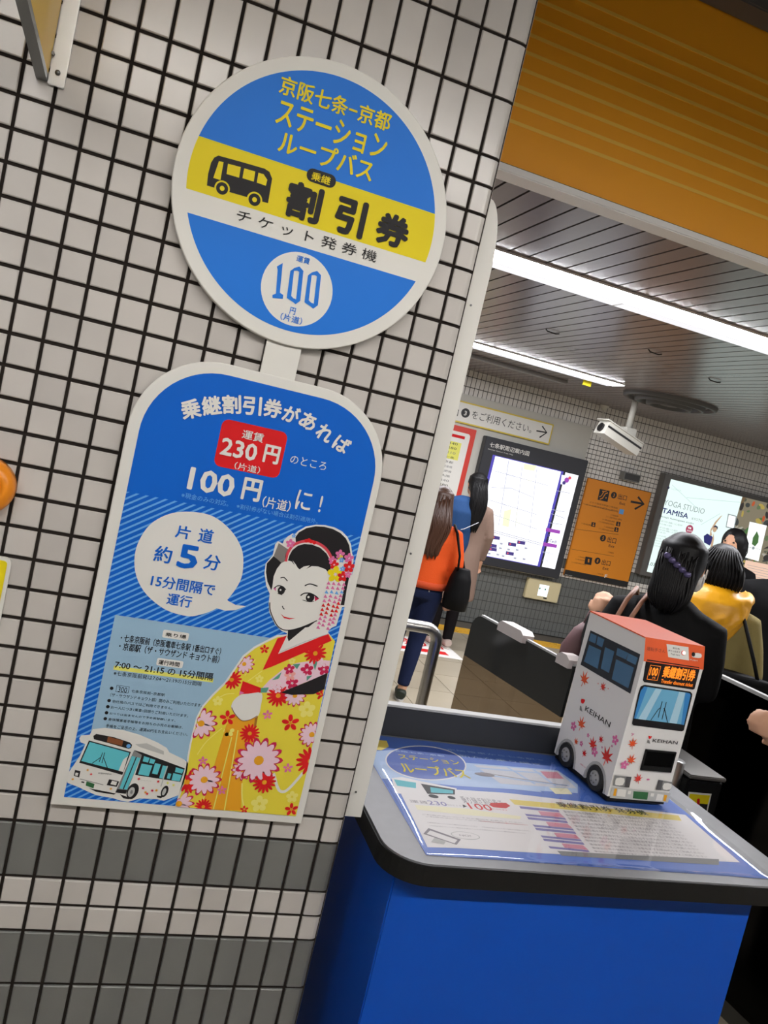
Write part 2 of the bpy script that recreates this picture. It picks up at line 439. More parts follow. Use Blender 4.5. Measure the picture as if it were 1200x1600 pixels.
# ---- back wall
YB = 6.28
bw = thing('wall_back', (4, YB + .1, 0), kind='structure'); tag(bw, 'far concourse wall of small cream tiles above grey tiles', 'wall')
MB().box((-1.0, YB + 0.004, 0), (10, YB + 0.2, 2.75)).build('grout_bed', M_grout, bw)
MB().box((-1.0, YB + 0.0025, 0), (10, YB + 0.0042, H - 1.53)).build('grey_joint_bed', mat('grey_joint', (74, 75, 73), rough=.9, spec=.1), bw)
bt = MB()
for (ra, rb, g) in ROWS:
    z1 = H - ra * PV; z0 = max(H - rb * PV, 0)
    if z1 <= 0.02 or z0 > 2.62: continue
    for i in range(-20, 205):
        cx = PU * i + .02; gg = g or (ra >= 26 and cx < 4.0) or (rb <= 43 and ra >= 30)
        v, f = tile_geo(TW, (z1 - z0) - (PV - TH), 0.005, 0.0016)
        tx, tz = random.gauss(0, .012), random.gauss(0, .012)
        bt.add([(q[0] + cx, YB + q[1] + tx * q[0] + tz * q[2], q[2] + (z0 + z1) / 2) for q in v], f, 1 if gg else 0)
M_btile = mat('small_cream_tile', (222, 218, 210), rough=0.2, spec=0.6, noise=0.06, nscale=3)
M_bg = mat('small_grey_tile', (98, 100, 97), rough=0.5, noise=0.05)
o = bt.build('mosaic_tiles', [M_btile, M_bg], bw); o['kind'] = 'stuff'
M_surr = mat('grey_beige_panel', (196, 194, 184), rough=0.5, noise=.03)
MB().box((0.6, YB - 0.02, H - 1.56), (4.015, YB + 0.003, H + 0.125), bev=.004).build('surround_panel', M_surr, bw)
# ---- hall ceiling: slats running away from the camera
ZC = H + 0.37
ce = thing('ceiling', (4, 3.4, ZC), kind='structure'); tag(ce, 'dark grey slatted ceiling of the hall behind the orange beam', 'ceiling')
MB().box((-1.0, 0.6, ZC + 0.012), (10, YB + .2, ZC + 0.08)).build('ceiling_void', M_black, ce)
M_slat = mat('ceiling_slat', (116, 108, 108), rough=0.26, spec=0.5, rnd=0.05, noise=.04, nscale=2)
proto = None
for i in range(-8, 104):
    cx = 0.565 + 0.09 * i + 0.045
    if proto is None:
        b = MB().box((-.0405, -2.84, 0), (.0405, 2.84, .012)); proto = b.build('slat', M_slat, ce); proto.location = (cx, 3.44, ZC); WLOC[proto.name] = Vector((cx, 3.44, ZC))
    else: share(proto, (cx, 3.44, ZC), ce)
# ---- orange beam between the two ceilings
BY = 0.5
zb = on_y(776, 266, BY).z; zt = on_y(1090, 0, BY).z
hb = thing('trim_1', (3, BY, zb), kind='structure'); tag(hb, 'deep orange ceiling beam with thin yellow lines and a white lower edge', 'beam')
M_or = mat('orange_beam', (255, 174, 34), rough=0.42, spec=.35)
M_orl = mat('orange_beam_line', (255, 206, 84), rough=0.42, spec=.35)
MB().box((WX1 + .002, BY, zb + .022), (9, BY + .05, zt + .02)).build('beam_body', M_or, hb)
zs = [on_y(680 + x / 2.308, y / 2.308, BY).z for x, y in ((270, 435), (275, 371), (290, 310), (300, 248), (313, 186), (330, 122), (350, 60))]
d = (zs[-1] - zs[0]) / 6
for k in range(9):
    zz = zs[0] + d * k
    MB().box((WX1 + .002, BY - .0012, zz - .0042), (9, BY + .001, zz + .0042)).build('line', M_orl, hb)
MB().box((WX1 + .002, BY - .012, zb), (9, BY + .055, zb + .019), bev=.003).build('white_edge', mat('white_trim', (244, 242, 238), rough=.4), hb)
MB().box((WX1 + .002, BY - .004, zb + .019), (9, BY + .048, zb + .022)).build('shadow_gap', M_black, hb)
# ---- near ceiling
c2 = thing('ceiling_near', (0, -3, zt), kind='structure'); tag(c2, 'dark brown slatted ceiling in front of the orange beam', 'ceiling')
MB().box((-4, -7, zt + .05), (9, BY + .1, zt + .12)).build('ceiling_void', M_black, c2)
MB().box((WX1 + .002, BY - .075, zt - .004), (9, BY - .003, zt + .03), bev=.004).build('ceiling_edge', mat('edge_grey', (92, 88, 84), rough=.5), c2)
M_ns = mat('brown_slat', (98, 84, 66), rough=.6, noise=.1, rnd=.05)
proto = None
for i in range(-20, 45):
    cx = 0.9 + 0.2 * i
    if proto is None:
        proto = MB().box((-.093, -3.65, 0), (.093, 3.65, .02)).build('slat', M_ns, c2); proto.location = (cx, -3.25, zt + .028); WLOC[proto.name] = Vector((cx, -3.25, zt + .028))
    else: share(proto, (cx, -3.25, zt + .028), c2)
# ---- fluorescent lamps
M_tube_n = emat('tube_near', (255, 251, 246), LAMP_NEAR)
M_tube_f = emat('tube_far', (250, 250, 255), LAMP_FAR)
M_refl = mat('white_reflector', (238, 238, 236), rough=.4)
def strip(loc, n, ln, mt, label, w=.10, drop=.060, tz=.045, tr=.03):
    """fluorescent batten: folded white reflector wings on both sides of a row of tubes"""
    t = thing('ceiling_light', loc, label, 'ceiling light')
    x, y, z = loc; L = n * ln
    MB().box((x, y - .05, z - .012), (x + L, y + .05, z)).build('housing', M_refl, t)
    for s_ in (-1, 1):
        MB().prism([(x, y + s_ * .045, z - .012), (x, y + s_ * w, z - drop), (x, y + s_ * (w + .004), z - drop), (x, y + s_ * .05, z - .008)], (L, 0, 0)).build('reflector_wing', M_refl, t)
    for k in range(n):
        MB().tube([(x + k * ln + .012, y, z - tz), (x + (k + 1) * ln - .012, y, z - tz)], tr, 12).build('tube', mt, t, smooth=True)
        for e in (0, ln - .012): MB().box((x + k * ln + e, y - .015, z - tz - .018), (x + k * ln + e + .012, y + .015, z - .01)).build('lamp_holder', M_refl, t)
    return t
M_refl_glow = emat('reflector_glow', (250, 250, 255), LAMP_FAR * .016)  # weak emission stands in for lamp light falling on the far reflector
def flush_light(x, y0, y1, n, ln, label):
    """row of flush diffuser panels set into the slatted ceiling"""
    z = ZC; t = thing('ceiling_light', (x + n * ln / 2, (y0 + y1) / 2, z - .014), label, 'ceiling light'); ym = y0 + (y1 - y0) * .62
    MB().box((x, y0 - .008, z - .010), (x + n * ln, y1 + .008, z - .0005)).build('housing', M_refl, t)
    for k in range(n):
        a, c = x + k * ln + .006, x + (k + 1) * ln - .006
        mesh('diffuser', [(a, y0, z - .0125), (c, y0, z - .0125), (c, ym, z - .0125), (a, ym, z - .0125)], [(0, 3, 2, 1)], M_tube_f, t)
        mesh('glowing_reflector', [(a, ym + .002, z - .0125), (c, ym + .002, z - .0125), (c, y1, z - .012), (a, y1, z - .012)], [(0, 3, 2, 1)], M_refl_glow, t)  # far reflector band, its lit look painted as a dim glow
    return t
flush_light(0.35, 1.86, 2.14, 6, 1.2, 'long bright fluorescent ceiling light right behind the orange beam')
flush_light(0.75, 4.45, 4.72, 2, 1.2, 'shorter fluorescent ceiling light ending beside the round ceiling vent')
strip((-2.6, -2.05, zt + .02), 5, 1.2, M_tube_n, 'fluorescent ceiling light above the photographer, outside the picture', drop=.063, tz=.035, tr=.02)
# ================================================================== SIGNS ON THE NEAR WALL
P_blue = mat('print_blue', (36, 116, 212), rough=.45, spec=.15)
P_blue2 = mat('print_deep_blue', (14, 92, 190), rough=.45, spec=.15)
P_lblue = mat('print_stripe_blue', (104, 164, 224), rough=.45, spec=.15)
P_pale = mat('print_pale_blue', (150, 182, 206), rough=.45, spec=.15)
P_yel = mat('print_yellow', (226, 206, 30), rough=.45, spec=.15)
P_ink = mat('print_ink', (34, 32, 34), rough=.45, spec=.15)
P_wht = mat('print_white', (224, 222, 217), rough=.45, spec=.3)
P_red = mat('print_red', (204, 30, 34), rough=.45, spec=.15)
P_kim = mat('print_kimono_yellow', (224, 208, 66), rough=.45, spec=.15)
P_kim2 = mat('print_kimono_pale', (232, 222, 120), rough=.45, spec=.15)
P_org = mat('print_orange', (224, 158, 38), rough=.45, spec=.15)
P_pink = mat('print_pink', (232, 200, 214), rough=.45, spec=.15)
P_rose = mat('print_rose', (214, 110, 160), rough=.45, spec=.15)
P_crim = mat('print_crimson', (190, 36, 78), rough=.45, spec=.15)
P_teal = mat('print_teal', (96, 190, 202), rough=.45, spec=.15)
P_green = mat('print_green', (86, 148, 128), rough=.45, spec=.15)
P_dgreen = mat('print_plate_green', (50, 98, 62), rough=.45, spec=.15)
P_gry = mat('print_grey', (128, 128, 128), rough=.45, spec=.15)
P_lgry = mat('print_light_grey', (184, 184, 182), rough=.45, spec=.15)
P_hl = mat('print_highlight', (224, 222, 110), rough=.45, spec=.15)
def board_rings(outline, y_front, y_back, rnd=.002):
    """outline (x,z) -> solid board with softened front rim"""
    def shrink(d):
        n = len(outline); out = []
        for k in range(n):
            a, b, c = outline[k - 1], outline[k], outline[(k + 1) % n]
            tx, tz = c[0] - a[0], c[1] - a[1]; l = math.hypot(tx, tz) or 1; out.append((b[0] - tz / l * d, b[1] + tx / l * d))
        return out
    lay = [(0, y_back), (0, y_front + rnd), (rnd * .3, y_front + rnd * .3), (rnd, y_front)]
    return [[Vector((x, y, z)) for x, z in shrink(d)] for d, y in lay]
def arch(x0, x1, z0, z1, r, seg=10):
    pts = [(x0, z0), (x1, z0)]
    for cx, a in ((x1 - r, 0), (x0 + r, 90)):
        for q in range(seg + 1):
            t = math.radians(a + 90 * q / seg); pts.append((cx + r * math.cos(t), z1 - r + r * math.sin(t)))
    return pts
YC, YP = -0.020, -0.015
# the two boards and their stem are one hanging sign
bs = thing('bus_stop_sign', (-0.27, 0, PZ0), 'white and blue bus stop sign, round disc above arched poster, on the tiled wall', 'sign')
cx, cz, cr = CIRC
out = [(cx + cr * math.cos(2 * math.pi * q / 96), cz + cr * math.sin(2 * math.pi * q / 96)) for q in range(96)]
MB().rings(board_rings(out, YC, -0.004)).build('round_board', M_white, bs, smooth=False, label='round white sign board with blue, yellow and white bands')
disc_o = bs.children[-1]
MB().box((-0.302, -0.013, H - 0.50), (-0.241, -0.004, H - 0.40)).build('stem', M_white, bs)
MB().rings(board_rings(arch(PX0, PX1, PZ0, PZ1, .14, 14), YP, -0.003)).build('arched_board', M_white, bs, label='arched white board with a blue ticket poster and a woman in kimono')
arch_o = [c for c in bs.children if c.name.startswith('arched')][0]; disc_o = [c for c in bs.children if c.name.startswith('round')][0]
# ---------------- round disc
A = Art(wallplane(YC), (260, 80, 2.609))
R1 = 0.2135; cv = H - 0.1822
def seg_disc(v0, v1, m, layer):
    pts = []; a0 = math.asin(max(-1, min(1, (v0 - cv) / R1))); a1 = math.asin(max(-1, min(1, (v1 - cv) / R1)))
    for q in range(33): t = a0 + (a1 - a0) * q / 32; pts.append((cx + R1 * math.cos(t), cv + R1 * math.sin(t)))
    for q in range(33): t = a1 + (a0 - a1) * q / 32; pts.append((cx - R1 * math.cos(t), cv + R1 * math.sin(t)))
    A.upoly(pts, m, layer)
seg_disc(H - .1325, cv + R1, P_blue, 0); seg_disc(H - .2175, H - .1325, P_yel, 0); seg_disc(cv - R1, H - .2538, P_blue, 0)
A.udisc(-.2715, H - .3243, .0618, P_wht, 1, seg=48)
# bus pictogram
A.poly([(165, 548), (170, 500), (182, 455), (195, 434), (212, 426), (300, 450), (400, 479), (420, 492), (431, 520), (414, 620)], P_ink, 1)
for wdw in ([(214, 449), (233, 453), (220, 526), (191, 517)], [(251, 459), (303, 473), (296, 516), (245, 501)], [(317, 478), (362, 491), (356, 532), (310, 518)], [(375, 496), (396, 502), (411, 525), (405, 549), (368, 536)]): A.poly(wdw, P_yel, 2)
for c in ((227, 560), (359, 606)):
    A.disc(c, 32, P_yel, 2); A.disc(c, 25, P_ink, 3); A.disc(c, 10, P_yel, 4)
pill = A.scale((630, 517)); a = A.uv((570, 508)); b = A.uv((692, 528))
A.urect(a[0], (a[1] + b[1]) / 2 - 27 * pill, b[0], (a[1] + b[1]) / 2 + 27 * pill, P_ink, 2, r=26 * pill)
A.base = .0013
A.text('京阪七条−京都', (455, 172), (922, 258), P_yel, 0, .02)
A.text('ステーション', (440, 297), (908, 348), P_yel, 0, .018)
A.text('ループバス', (450, 408), (852, 450), P_yel, 0, .022)
A.text('乗継', (588, 524), (672, 515), P_yel, 1, .02)
for g, bl, tr in (('割', (474, 668), (648, 566)), ('引', (672, 732), (828, 622)), ('券', (842, 775), (1003, 688))): A.text(g, bl, tr, P_ink, 0, .042)
A.text('チ ケ ッ ト 発 券 機', (282, 690), (862, 818), P_ink, 0, .006)
A.text('運賃', (528, 856), (587, 846), P_blue, 0, .015)
for q in ([(450, 878), (474, 864), (462, 985), (476, 994), (474, 1010), (432, 1006), (432, 994), (446, 988), (453, 893)],): A.poly(q, P_blue, 0)
for (dx, dy) in ((0, 0), (72, 18)):
    for q in ([(505, 896), (521, 884), (508, 998), (520, 1010), (514, 1022), (490, 1006)], [(521, 884), (542, 878), (558, 896), (545, 1018), (526, 1032), (510, 1018), (520, 1008), (528, 1012), (541, 900), (533, 895), (505, 896)]): A.poly([(x + dx, y + dy) for x, y in q], P_blue, 0)
A.text('円', (500, 1070), (529, 1048), P_blue, 0, .015); A.text('（片道）', (462, 1094), (556, 1088), P_blue, 0, .012)
A.build('printed_face', disc_o)
# ---------------- arched poster
IX0, IX1, IZ0, IZ1 = -.4775, -.0605, H - 1.2672, H - .4935
pl = wallplane(YP)
A = Art(pl, (180, 760, 5))
A.upoly(arch(IX0, IX1, IZ0, IZ1, .125, 14), P_blue2, 0)
# diagonal stripes
v_top = A.uv((640, 146))[1]
s0 = A.uv((210, 65)); s1 = A.uv((65, 127)); ang = math.atan2(s0[1] - s1[1], s0[0] - s1[0]); ps = A.uv((285, 80))[0] - A.uv((210, 65))[0]
A.clip = (IX0, IX1, IZ0, v_top)
x = IX0 - 0.1
du, dv = math.cos(ang), math.sin(ang)
x = IX0
while x < IX1 + 1.6:
    top = (x, v_top); L = 1.9; bot = (x - du * L, v_top - dv * L); wdt = ps * .34
    A.upoly([top, (top[0] + wdt, top[1]), (bot[0] + wdt, bot[1]), bot], P_lblue, 1); x += ps
A.clip = None
# speech bubble
A.poly(catmull([(150, 600), (175, 450), (270, 300), (420, 215), (590, 198), (760, 232), (900, 340), (985, 480), (1000, 610), (975, 740), (880, 880), (780, 958), (660, 1002), (560, 1012), (400, 965), (260, 860), (180, 740)], True, 5), P_wht, 2)
A.poly([(840, 850), (882, 893), (940, 925), (1022, 935), (940, 965), (860, 970), (770, 945)], P_wht, 2.5)
# pale information panel
A.crop(80, 940, 4); a = A.uv((400, 82)); b = A.uv((860, 990))
A.urect(a[0], b[1], -.15, a[1], P_pale, 3)
A.rect((692, 222), (864, 197), P_wht, 4, .003); A.rect((655, 395), (828, 372), P_wht, 4, .003)
A.rect((388, 424), (1015, 480), P_hl, 4)
for c in ((378, 540), (362, 617), (354, 655), (346, 693), (338, 730)): A.disc(c, 11, P_ink, 4, seg=12)
bl = A.uv((402, 562)); tr = A.uv((490, 530)); e = .0006
for q in ((bl[0], bl[1], tr[0], bl[1] + e), (bl[0], tr[1] - e, tr[0], tr[1]), (bl[0], bl[1], bl[0] + e, tr[1]), (tr[0] - e, bl[1], tr[0], tr[1])): A.urect(*q, P_ink, 4)
# red fare box
A.crop(180, 560, 2.727); A.rect((417, 455), (738, 318), P_red, 1, .012)
# lettering of the poster
A.base = .0017
cs = [(322, 216), (410, 200), (496, 196), (584, 202), (672, 213), (750, 238), (822, 268), (893, 318), (965, 366)]
C2 = [A.uv(c) for c in cs]
for k, g in enumerate('乗継割引券があれば'):
    a, b = C2[max(k - 1, 0)], C2[min(k + 1, 8)]; rot = math.atan2(b[1] - a[1], b[0] - a[0]); hs = .0162 if k < 5 else .0148
    u, v = C2[k]; A.utext(g, u - hs, v - hs, u + hs, v + hs, P_wht, 0, .03, rot)
A.text('運賃', (537, 340), (636, 322), P_wht, 0, .015); A.text('230', (443, 408), (612, 368), P_wht, 0, .03); A.text('円', (625, 440), (708, 378), P_wht, 0, .03)
A.text('（片道）', (505, 470), (620, 462), P_wht, 0, .012); A.text('のところ', (742, 445), (903, 443), P_wht, 0, .005)
A.text('100', (303, 556), (518, 500), P_wht, 0, .035); A.text('円', (532, 598), (632, 520), P_wht, 0, .03)
A.text('（片道）', (622, 632), (752, 608), P_wht, 0, .012); A.text('に', (762, 640), (845, 570), P_wht, 0, .012); A.text('!', (862, 655), (888, 585), P_wht, 0, .02)
A.text('※現金のみの対応。', (280, 592), (485, 608), P_lblue, 0, .004); A.text('※割引券がない場合は割引適用外。', (515, 638), (865, 685), P_lblue, 0, .004)
A.crop(180, 760, 5)
for g, bl, tr, bd in (('片', (463, 396), (600, 318), .02), ('道', (640, 430), (778, 340), .02), ('約', (293, 582), (456, 478), .02), ('5', (472, 628), (668, 472), .035), ('分', (680, 642), (836, 545), .02), ('15分間隔で', (272, 778), (790, 764), .018), ('運行', (395, 920), (608, 858), .018)): A.text(g, bl, tr, P_blue2, 0, bd)
A.crop(80, 940, 4)
for g, bl, tr, bd in (('乗り場', (712, 214), (846, 208), .012), ('・七条京阪前（京阪電車七条駅 1番出口すぐ）', (430, 247), (1066, 288), .012), ('・京都駅（ザ・サウザンド キョウト前）', (420, 300), (1056, 337), .012), ('運行時間', (668, 390), (805, 378), .012),
                      ('7:00 〜 21:15 の 15分間隔', (394, 414), (1016, 446), .016), ('※七条京阪前発は7:04〜21:19の15分間隔', (388, 458), (942, 500), .004), ('300', (415, 562), (478, 535), .004),
                      ('七条京阪前−京都駅', (500, 566), (712, 572), .004), ('（ザ・サウザンドキョウト前）間のみご利用いただけます。', (368, 591), (945, 636), .004), ('他社局のバスではご利用できません。', (380, 630), (760, 655), .004),
                      ('お一人につき1乗車1回限りご利用いただけます。', (371, 667), (858, 703), .004), ('おつりは出ませんので予め両替願います。', (363, 703), (778, 735), .004), ('身体障害者手帳等をお持ちの小児のお客様は、', (355, 742), (825, 775), .004), ('手帳をご呈示の上、運賃60円をお支払いください。', (340, 784), (855, 818), .004)):
    A.text(g, bl, tr, P_ink, 0, bd)
A.build('printed_face', arch_o)
# ---------------- bus picture on the poster
A = Art(pl, (90, 1120, 5.4545), base=.0014); A.clip = (IX0, IX1, IZ0, IZ1)
A.poly([(85, 560), (75, 500), (130, 420), (190, 330), (238, 230), (197, 215), (185, 182), (202, 155), (275, 150), (300, 102), (400, 92), (560, 110), (700, 150), (850, 215), (930, 262), (952, 300), (1080, 362), (1122, 400), (1120, 450), (1030, 665), (905, 712), (840, 698), (700, 692), (600, 722), (540, 712), (480, 692), (330, 665), (250, 630), (170, 592)], P_wht, 0)
A.poly([(305, 160), (330, 142), (480, 170), (615, 215), (635, 235), (628, 262), (605, 270), (450, 225), (310, 188)], P_ink, 1)
A.poly([(430, 165), (560, 200), (550, 245), (420, 210)], mat('print_brown', (128, 74, 40), rough=.4), 2); A.disc((605, 245), 18, P_lblue, 2, seg=12)
A.poly([(268, 198), (625, 296), (552, 492), (185, 388)], P_ink, 1); A.poly([(275, 210), (612, 303), (552, 462), (203, 372)], P_teal, 2)
for s_ in ([(295, 392), (368, 342)], [(402, 300), (378, 390)], [(385, 300), (355, 380)], [(395, 348), (424, 430)]): A.stroke(s_, 6, P_ink, 3)
A.poly([(560, 360), (600, 330), (560, 465), (520, 455)], P_wht, 3)
A.poly([(248, 545), (316, 568), (306, 606), (240, 582)], P_dgreen, 1); A.poly([(440, 528), (526, 548), (505, 594), (418, 578)], P_ink, 1); A.poly([(465, 540), (508, 550), (498, 580), (450, 570)], P_wht, 2)
A.poly([(150, 448), (196, 460), (184, 514), (138, 498)], P_ink, 1); A.poly([(155, 470), (178, 476), (172, 500), (148, 494)], P_wht, 2)
A.stroke([(190, 525), (390, 576)], 4, P_ink, 1); A.poly([(205, 545), (230, 550), (226, 562), (202, 556)], P_ink, 1); A.poly([(268, 605), (500, 650), (480, 660), (330, 636)], P_ink, 1)
for c, q in (((258, 452), P_org), ((287, 488), P_red), ((130, 530), P_org), ((455, 612), P_org)): A.leaf(c, 18, q, 2, .4)
A.text('KEIHAN', (350, 470), (455, 490), P_ink, 2, .01)
A.poly([(652, 282), (718, 322), (582, 654), (490, 642)], P_gry, 1); A.poly([(510, 612), (592, 620), (580, 650), (495, 640)], P_ink, 2)
A.poly([(634, 330), (666, 338), (556, 612), (528, 606)], P_teal, 2); A.poly([(676, 340), (706, 348), (592, 616), (566, 612)], P_teal, 2); A.stroke([(672, 338), (560, 612)], 8, P_ink, 3)
A.poly([(652, 280), (720, 300), (1085, 436), (1046, 552), (850, 522), (660, 492), (715, 330)], P_ink, 1)
for wq in ([(737, 332), (785, 346), (770, 386), (725, 376)], [(791, 350), (833, 363), (820, 398), (780, 390)], [(716, 395), (808, 411), (776, 501), (686, 486)], [(831, 390), (880, 402), (850, 488), (805, 478)], [(897, 410), (940, 420), (905, 525), (866, 516)], [(1008, 426), (1076, 446), (1060, 480), (1000, 466)], [(986, 476), (1058, 492), (1040, 546), (970, 536)], [(942, 476), (970, 482), (955, 526), (930, 520)]): A.poly(wq, P_teal, 2)
A.stroke([(935, 415), (880, 590)], 9, P_lgry, 3)
A.disc((640, 630), 46, P_ink, 2, 72, rot=-.15); A.disc((628, 636), 26, P_lgry, 3, 44, rot=-.15); A.disc((630, 636), 10, P_gry, 4, 18); A.disc((912, 632), 28, P_ink, 2, 52, rot=-.15); A.disc((908, 634), 14, P_lgry, 3, 32, rot=-.15)
A.poly([(530, 655), (600, 680), (650, 670), (605, 698), (560, 690)], P_ink, 2); A.poly([(845, 668), (905, 672), (880, 690), (850, 682)], P_ink, 2)
for k, c in enumerate(((692, 528), (730, 606), (752, 640), (766, 650), (808, 622), (842, 620), (855, 546), (935, 560), (985, 580))): A.leaf(c, 20, (P_red, P_crim, P_org)[k % 3] if k < 7 else P_hl, 2, k * .7)
A.text('KEIHAN', (708, 535), (795, 545), P_ink, 2, .005); A.poly([(660, 230), (760, 222), (905, 290), (905, 320), (700, 255)], P_lgry, 1)
A.build('printed_bus', arch_o)
# ---------------- woman in kimono
A = Art(pl, (260, 980, 4.615), base=.0014); A.clip = (IX0, IX1, IZ0, IZ1)
kim = [(805, 68), (720, 108), (640, 150), (560, 213), (500, 300), (430, 402), (340, 490), (268, 572), (225, 655), (203, 745), (180, 835), (163, 935), (150, 1030), (118, 1150), (70, 1310), (930, 1370), (1010, 1050), (1070, 760), (1125, 500), (1170, 300), (1215, 100), (1160, 40)]
A.poly([(798, 55), (715, 95), (632, 138), (550, 203), (490, 292), (420, 393), (330, 482), (258, 565), (214, 650), (190, 742), (168, 835), (150, 935), (138, 1030), (105, 1150), (55, 1310), (930, 1380), (1010, 1050), (1215, 100), (1160, 30)], P_wht, 0)
A.poly(kim, P_kim, 1); A.mask = [A.uv(q) for q in kim]
A.poly([(500, 640), (650, 640), (625, 800), (600, 900), (548, 1100), (535, 1320), (225, 1310), (300, 1150), (370, 905), (432, 700)], P_org, 2)
A.poly([(640, 640), (660, 640), (630, 790), (618, 800)], mat('print_ochre', (160, 108, 30), rough=.4), 3)
for s_ in ([(470, 790), (335, 1320)], [(515, 740), (415, 1330)], [(300, 1150), (240, 1300)]): A.stroke(s_, 8, P_hl, 3)
for s_ in ([(585, 388), (690, 312)], [(222, 915), (290, 820), (400, 725)], [(380, 505), (430, 480), (490, 475)], [(565, 345), (640, 230)]): A.stroke(s_, 6, P_kim2, 2, 4)
A.stroke([(772, 1050), (800, 1150), (830, 1182), (880, 1162), (985, 1045)], 20, P_wht, 3, 4); A.stroke([(545, 1120), (545, 1230), (570, 1330)], 10, P_kim2, 3, 3)
A.poly([(800, 78), (868, 57), (803, 192), (760, 262), (693, 306)], P_red, 3); A.poly([(693, 306), (775, 205), (803, 190), (1165, 42), (1190, 95), (760, 282)], P_red, 3)
A.poly([(866, 57), (880, 100), (1000, 0), (1130, -20), (1168, 42), (805, 190)], P_wht, 3); A.stroke([(815, 178), (1000, 100), (1166, 45)], 4, P_lgry, 4)
A.poly([(690, 435), (740, 380), (850, 292), (940, 255), (1060, 238), (1180, 238), (1160, 330), (830, 464), (690, 470)], P_pink, 3)
for q in ([(680, 435), (740, 430), (720, 468), (678, 468)], [(910, 265), (965, 260), (940, 300)], [(1050, 240), (1090, 240), (1070, 310)], [(760, 378), (830, 320), (810, 370)], [(1010, 350), (1050, 345), (1010, 385)], [(770, 430), (800, 420), (785, 462)]): A.poly(q, P_green, 4)
for c, rr, q in (((1012, 305), 48, P_crim), ((1135, 300), 46, P_crim), ((885, 300), 40, P_crim), ((905, 400), 46, P_crim), ((820, 400), 42, P_pink), ((890, 345), 42, mat('print_salmon', (228, 160, 152), rough=.4)), ((760, 415), 38, P_pink), ((965, 350), 38, P_pink), ((1120, 255), 36, P_pink), ((800, 445), 30, P_pink)): A.flower(c, rr, 5, q, P_wht, 5, None, .8, .6, .12)
A.poly([(822, 466), (1000, 395), (1160, 325), (1138, 442), (1060, 478), (900, 484)], P_ink, 7)
A.poly([(550, 385), (684, 436), (676, 474), (524, 480)], P_red, 3); A.poly([(528, 455), (560, 470), (525, 488)], P_rose, 4)
A.poly([(535, 484), (590, 476), (686, 472), (680, 560), (662, 632), (600, 662), (545, 668), (505, 640), (480, 605), (466, 568), (488, 520)], P_wht, 5, smooth=3)
A.stroke([(470, 575), (490, 615), (540, 668), (600, 664), (655, 634)], 5, mat('print_brown', (128, 74, 40)), 6, 4)
DA = [((250, 690), 118, 13), ((272, 1095), 125, 13), ((1046, 770), 96, 14), ((560, 262), 76, 12), ((925, 490), 84, 12), ((548, 1025), 82, 12), ((90, 1268), 110, 12), ((665, 955), 172, 14)]
for c, rr, n in DA: A.flower(c, rr, n, P_pink, P_org, 7 if rr > 150 else 4, P_crim, .42, .1, .2)
for c, rr in (((1072, 186), 82), ((805, 490), 84), ((470, 375), 74), ((600, 762), 72), ((150, 1112), 92), ((1040, 962), 108), ((265, 1290), 62), ((705, 1112), 84)): A.flower(c, rr, 15, P_red, P_org, 4 if c != (705, 1112) else 8, None, .3, .2, .2)
for c, rr, q in (((893, 687), 64, P_red), ((706, 156), 34, P_red), ((440, 652), 58, P_red), ((900, 1310), 48, P_red), ((1115, 482), 40, P_red), ((728, 628), 36, P_rose), ((875, 1012), 36, P_rose), ((263, 960), 34, P_rose), ((400, 1172), 34, P_rose), ((560, 1310), 30, P_red)): A.flower(c, rr, 5, q, P_org, 4, None, .62, .5, .15)
for c, rr in (((1012, 592), 62), ((670, 1270), 62), ((370, 530), 38), ((905, 1220), 44), ((450, 750), 40), ((670, 370), 30), ((905, 240), 26)): A.flower(c, rr, 5, P_kim2, P_kim, 2, None, .9, .5, .12)
A.mask = None
# head (six times enlargement of the photo)
A.crop(400, 800, 6)
A.poly([(285, 1215), (290, 1135), (235, 1110), (180, 1055), (125, 940), (118, 850), (128, 765), (95, 690), (78, 570), (90, 480), (155, 405), (180, 300), (205, 272), (250, 295), (262, 262), (300, 225), (345, 198), (360, 215), (390, 178), (465, 135), (560, 118), (650, 122), (735, 143), (805, 180), (855, 232), (888, 300), (900, 390), (915, 420), (905, 520), (895, 610), (865, 730), (840, 885), (805, 890), (750, 1065), (690, 1090), (660, 1150), (700, 1215)], P_wht, 0)
A.poly([(165, 410), (100, 480), (92, 560), (105, 650), (142, 732), (152, 700), (165, 600), (195, 530), (238, 474)], P_ink, 1)
A.poly([(212, 290), (302, 350), (266, 462), (238, 476), (165, 408)], mat('print_comb', (118, 112, 108), rough=.4), 2)
A.poly([(372, 292), (368, 235), (400, 190), (470, 150), (560, 132), (640, 137), (720, 158), (790, 195), (840, 245), (872, 310), (885, 395), (860, 450), (720, 440), (690, 380), (600, 310), (500, 280), (420, 275)], P_ink, 1)
A.poly([(298, 452), (312, 405), (340, 355), (390, 315), (450, 298), (520, 303), (600, 333), (660, 388), (692, 450), (698, 520), (688, 578), (650, 535), (580, 508), (520, 506), (470, 532), (505, 498), (445, 510), (408, 536), (390, 522), (370, 488), (340, 450), (362, 500), (332, 462)], P_ink, 1)
A.poly([(800, 560), (878, 580), (850, 715), (825, 872), (786, 870), (805, 660)], P_ink, 1)
A.stroke([(278, 462), (295, 385), (345, 312), (425, 277), (500, 272), (580, 292), (650, 340), (695, 405), (718, 470)], 26, mat('print_band', (206, 62, 76), rough=.4), 2, 4)
for c in ((470, 268), (495, 262), (545, 285), (515, 275)): A.disc(c, 18, P_red, 3, seg=10)
A.stroke([(128, 845), (135, 930), (188, 1048), (240, 1095), (300, 1106), (380, 1092), (470, 1060), (570, 1015)], 9, P_ink, 2, 4)
